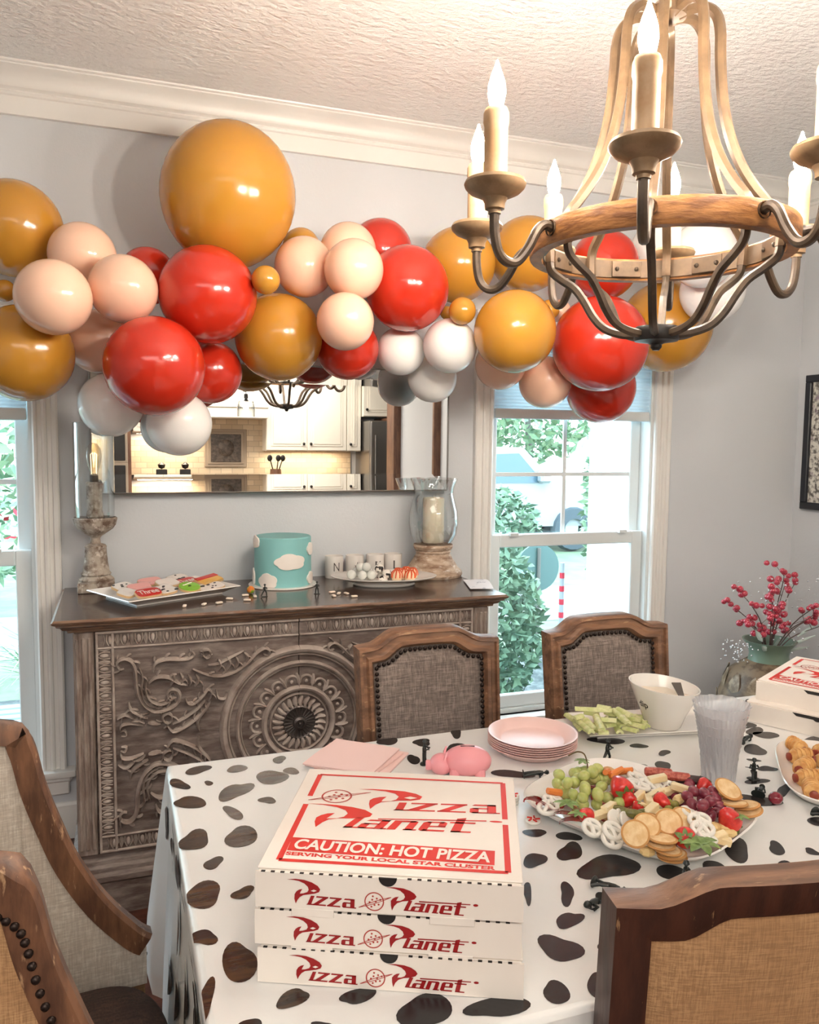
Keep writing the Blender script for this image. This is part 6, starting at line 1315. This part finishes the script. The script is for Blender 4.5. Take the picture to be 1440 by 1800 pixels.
# black plastic toy soldiers
def soldier(pose):
    b = MB(); s = .001
    def tb_(p, r): b.tube([tuple(c*s for c in q) for q in p], [c*s for c in r], 7)
    if pose == 'run': lg = (((-3, 0, 24), (-9, 2, 13), (-16, 0, 2)), ((3, 0, 24), (7, -2, 13), (8, 0, 1)))
    elif pose == 'kneel': lg = (((-3, 0, 16), (-3, -12, 14), (-3, -12, 1)), ((3, 0, 16), (4, -3, 2), (4, 12, 2)))
    else: lg = (((-3, 0, 24), (-5, 0, 12), (-6, -1, 1)), ((3, 0, 24), (5, 0, 12), (6, -1, 1)))
    zb = 16 if pose == 'kneel' else 24
    for l in lg: tb_(l, (3.4, 2.6, 2.4))
    tb_(((0, 0, zb-2), (0, 0, zb+8), (0, -1, zb+15)), (4.2, 4.4, 3.6)); tb_(((0, -1, zb+14), (0, -1, zb+19)), (1.8, 1.8))
    b.sph((0, -.001, (zb+21)*s), (.0033, .0036, .004), 10, 8); b.lathe([(.0052, 0), (.0046, .0014), (.0034, .0042), (0, .0052)], 12, (0, -.001, (zb+21.5)*s))
    tb_(((-5, -1, zb+13), (-8, -4, zb+7), (-2, -9, zb+8)), (2, 1.8, 1.5)); tb_(((5, -1, zb+13), (9, -3, zb+8), (4, -10, zb+9)), (2, 1.8, 1.5))
    tb_(((8, -4, zb+7), (2, -9, zb+8.5), (-10, -13, zb+11), (-18, -15, zb+12)), (1.6, 1.3, .8, .5))
    b.lathe([(0, 0), (.0125, 0), (.0125, .0012), (.011, .0018), (0, .0018)], 16, (0, 0, 0), sy=.65)
    return mesh('toy_soldier', b, MT['army'], 60)
SD = {k: soldier(k) for k in ('run', 'kneel', 'stand')}
def lying(x, y, z=TT+.006): return (x, y, z)
for pose, loc, rot, lab in (('run', (1.062, 1.560, TT), (0, 0, .5), 'black toy soldier running upright between the pink plates and the platter'),
    ('stand', (.655, 1.690, TT), (0, 0, .9), 'black toy soldier standing between the napkins and the piggy bank'), ('stand', (.838, 1.552, TT+.006), (1.45, 0, 1.2), 'black toy soldier fallen beside the back corner of the pizza boxes'),
    ('run', (.742, 1.118, TT+.006), (1.5, .1, .6), 'black toy soldier fallen in the pair in front of the platter, nearer the platter'), ('kneel', (.728, 1.068, TT+.006), (1.4, .0, -1.2), 'black toy soldier fallen in the pair in front of the platter, nearer the foreground chair'),
    ('kneel', (.882, 1.060, TT), (0, 0, .4), 'black toy soldier kneeling just behind the foreground chair'), ('stand', (.925, 1.045, TT+.006), (1.5, 0, -1.7), 'black toy soldier fallen beside the kneeling one behind the foreground chair'),
    ('run', (1.085, 1.035, TT+.006), (1.5, .0, 1.0), 'black toy soldier fallen on a grey spot above the foreground chair'), ('stand', (1.130, .990, TT+.006), (1.5, .2, -.8), 'black toy soldier fallen at the right edge above the foreground chair'),
    ('kneel', (1.322, 1.378, TT), (0, 0, -.6), 'black toy soldier kneeling right of the clear cups'), ('run', (1.312, 1.200, TT+.006), (1.5, 0, .2), 'black toy soldier fallen at the front of the pastry platter'),
    ('stand', (1.448, 1.560, TT+.006), (1.5, 0, 1.9), 'black toy soldier fallen behind the clear cups'), ('kneel', (1.262, 1.300, TT+.006), (1.5, 0, 2.2), 'black toy soldier fallen by the pastry platter rim, near the dark candy'),
    ('run', (.478, 2.80, ST), (0, 0, .3), 'black toy soldier standing in front of the blue cake, at its left'), ('stand', (.665, 2.80, ST), (0, 0, -.3), 'black toy soldier standing in front of the blue cake, at its right')):
    put('toy_soldier', SD[pose], lab, 'toy soldier', 'black toy soldiers', loc, rot, 1.15 if loc[2] < .9 else .9)

# ------------------------------------------------------------------ corner urn with berry branches, framed picture
un = thing('corner_urn', 'brown leaf-patterned urn with a green rim in the room corner', 'urn', (2.78, 2.84, -.0))
obj('urn_body', MB().lathe([(0, 0), (.11, 0), (.12, .02), (.10, .05), (.16, .16), (.22, .30), (.23, .42), (.19, .53), (.12, .585), (.10, .60)], 36), M('urn_brown', rgb(84, 66, 48), .5, rgb(120, 100, 78), 12, lo=.45, hi=.55), un)
un.scale = (.92, .92, .885)
obj('urn_rim', MB().lathe([(.098, .595), (.092, .63), (.10, .67), (.125, .70), (.128, .705), (.118, .704), (.095, .675), (.085, .63), (.085, .60)], 36), M('celadon', rgb(112, 132, 116), .35), un)
b = MB()
for k in range(12):
    for z, r, tl_ in ((.20, .19, .2), (.34, .232, 0), (.47, .215, -.35)):
        a = 2*PI*k/12+(.26 if z == .34 else 0); c = Vector((r*math.cos(a), r*math.sin(a), z)); t_ = Vector((-math.sin(a), math.cos(a), 0)); o_ = Vector((math.cos(a), math.sin(a), 0))
        rows = [[c+t_*w*s_+Vector((0, 0, q))+o_*(.006*(1-abs(s_))-.35*max(0, q)*(tl_ < 0)+(.3*q if tl_ > 0 else 0)) for s_ in (-1, 0, 1)] for q, w in ((-.07, .002), (-.03, .032), (.02, .036), (.06, .02), (.08, .002))]
        b.sheet(rows)
obj('raised_leaves', b, M('raised_leaf', rgb(150, 132, 108), .5, rgb(104, 84, 62), 30), un, 40)
br_ = thing('berry_branches', 'dark branches with glittery red berries and silver beads in the corner urn', 'branches', (2.78, 2.84, .56))
br_.scale = (.80, .80, .74)
r_ = random.Random(31); tw = MB(); tips = []
BR = [(-.36, .42), (-.30, .33), (-.12, .40), (.0, .52), (.10, .45), (.22, .42), (.33, .30), (.40, .36), (-.24, .22), (.17, .28), (-.05, .30), (.30, .20), (-.16, .15), (.05, .2)]
for x, z in BR:
    y = r_.uniform(-.16, .06); P = smoothpath([(0, 0, -.05), (x*.35, y*.4, z*.5), (x*.8, y*.9, z*.86), (x, y, z)], 4); tw.tube(P, [.0042*(1-.7*k/len(P)) for k in range(len(P))], 5); tips.append((P, x, z))
    for k in range(3):
        q = P[-3-3*k]; e = q+Vector((r_.uniform(-.06, .06), r_.uniform(-.05, .05), r_.uniform(.02, .07))); tw.tube([q, e], .0016, 4); tips.append(([q, e], 0, 0))
obj('twigs', tw, M('dark_twig', rgb(84, 66, 62), .7), br_, 40)
bmesh_ = mesh('berry', MB().sph((0, 0, 0), .0155, 10, 8), M('glitter_red_berry', rgb(176, 36, 62), .3, rgb(226, 130, 140), 120, coat=.5, lo=.5, hi=.6), 60); nb = 0
for P, x, z in tips:
    for k in range(2):
        q = P[-1] if k == 0 else P[-1]+Vector((r_.uniform(-.035, .035), r_.uniform(-.03, .03), r_.uniform(-.03, .02))); o = bpy.data.objects.new('berry', bmesh_); COL.objects.link(o); o.parent = br_; o.location = q; s_ = r_.uniform(.9, 1.35); o.scale = (s_, s_, s_); nb += 1
bd = MB()
for k in range(150):
    a, z = r_.uniform(-.34, .30), r_.uniform(0, .5); c = Vector((a, r_.uniform(-.2, .06), z)) if k % 3 else Vector((-.30+r_.gauss(0, .03), r_.uniform(-.14, 0), r_.uniform(.0, .12)))
    bd.sph(c, r_.uniform(.003, .0065), 6, 4)
obj('silver_beads', bd, M('silver_bead', rgb(226, 226, 228), .2, metal=.5), br_, 60, 'stuff')
lv = MB()
for x, z in ((-.22, .2), (-.15, .08), (.2, .12), (.28, .22), (.08, .05), (-.06, .1)):
    d = Vector((x, -.1, z)).normalized(); s_ = d.cross(Vector((0, 1, .3))).normalized(); c0 = Vector((x*.5, -.06, z*.5))
    lv.sheet([[c0+d*q*.14-s_*w, c0+d*q*.14+Vector((0, -.006, 0)), c0+d*q*.14+s_*w] for q, w in ((0, .004), (.3, .016), (.6, .014), (1, .001))])
obj('frosted_leaves', lv, M('frosted_leaf', rgb(206, 222, 216), .6), br_, 60)
pf_ = thing('framed_picture', 'black framed picture with a speckled print on the right wall', 'picture', (RX-.002, 2.84, 1.522))
b = MB(); fw_ = .035
for (y0, y1, z0_, z1_) in ((-.29, .29, .295, .33), (-.29, .29, -.33, -.295), (-.29, -.255, -.295, .295), (.255, .29, -.295, .295)): b.rbox(-.03, 0, y0, y1, z0_, z1_, .003)
obj('frame', b, M('black_frame', rgb(30, 32, 40), .35), pf_); obj('print', MB().box(-.014, -.006, -.256, .256, -.297, .297), M('speckled_print', rgb(226, 224, 214), .5, rgb(96, 90, 86), 46, lo=.45, hi=.6, col3=rgb(150, 120, 150), s3=20), pf_, 0)
# ------------------------------------------------------------------ alike things: say which one by its order
def _px(o):
    d = o.matrix_world.translation-Vector((0, 0, 1.5)); z = d.dot(_f); return d.dot(_r)/z, -d.dot(_u)/z
ORD = ['first', 'second', 'third', 'fourth', 'fifth', 'sixth', 'seventh', 'eighth', 'ninth', 'tenth', 'eleventh', 'twelfth', 'thirteenth', 'fourteenth', 'fifteenth', 'sixteenth', 'seventeenth', 'eighteenth', 'nineteenth', 'twentieth']
def ordn(i):
    if i < 20: return ORD[i]
    return {2: 'twenty', 3: 'thirty', 4: 'forty'}[(i+1)//10]+'-'+ORD[(i+1) % 10-1] if (i+1) % 10 else {3: 'thirtieth', 4: 'fortieth'}[(i+1)//10]
bpy.context.view_layer.update()
def centre(o):
    if o.type == 'MESH' and o.location.length < 1e-6: return sum((Vector(c) for c in o.bound_box), Vector())/8
    return o.matrix_world.translation
def order(group, tail, key):
    L_ = [o for o in bpy.data.objects if o.get('group') == group and o.get('category')]
    by = {}
    for o in L_: by.setdefault(o['label'], []).append(o)
    for lab, os_ in by.items():
        if len(os_) < 2: continue
        os_.sort(key=key)
        for i, o in enumerate(os_): o['label'] = tail % (ordn(i))
def kx(o):
    d = centre(o)-Vector((0, 0, 1.5)); return d.dot(_r)/d.dot(_f)
def ky(o):
    d = centre(o)-Vector((0, 0, 1.5)); return d.dot(_u)/d.dot(_f)
order('green grapes on the snack platter', 'green grape on the snack platter, %s counted from the left end of the bunch', kx)
order('red grapes on the snack platter', 'red grape on the snack platter, %s counted from the cheese side of the bunch', kx)
order('leaning crackers on the snack platter', 'dotted cracker in the leaning row on the snack platter, %s from the front', ky)
order('flat stacked crackers on the snack platter', 'cracker in the flat stack at the platter front, %s from the bottom', lambda o: o.location.z)
order('right rim crackers on the snack platter', 'cracker at the platter rim by the red grapes, %s from the top', lambda o: -o.location.z)
order('yogurt pretzels on the snack platter', 'white yogurt-coated pretzel on the snack platter, %s from the front rim', ky)
order('cheese sticks on the snack platter', 'pale cheese stick on the snack platter, %s from the front rim', ky)
order('white cheese slices on the snack platter', 'round white cheese slice on edge on the snack platter, %s from the left', kx)
order('red pepper strips on the snack platter', 'shiny red pepper strip at the platter rim, %s from the left end', kx)
order('pickles on the snack platter', 'green-brown pickle spear behind the crackers, %s from the left', kx)
order('olives on the snack platter', 'green olive beside the red grapes, %s from the left', kx)
order('cheese chunks on the snack platter', 'rough golden cheese chunk on the snack platter, %s from the front rim', ky)
order('carrot pieces on the snack platter', 'orange carrot piece on the snack platter, %s from the left', kx)
order('celery sticks on the plate', 'cut pale green celery stick on the rectangular plate, %s from the left', kx)
order('sausage pastries on the right platter', 'golden sausage pastry on the right-edge platter, %s counted from its left rim', kx)
order('stacked pink paper plates', 'pink paper plate in the stack, %s from the bottom', lambda o: o.location.z)
order('white truffles on the oval plate', 'pearl white truffle on the oval plate, %s from the left', kx)
order('cow-spotted truffles on the oval plate', 'black-spotted white truffle on the oval plate, %s from the left', kx)
order('orange drizzled bites on the oval plate', 'cream bite with orange drizzle on the oval plate, %s from the left', kx)
order('scattered cream candies on the sideboard', 'small cream candy on the sideboard front, %s from the platter end', kx)
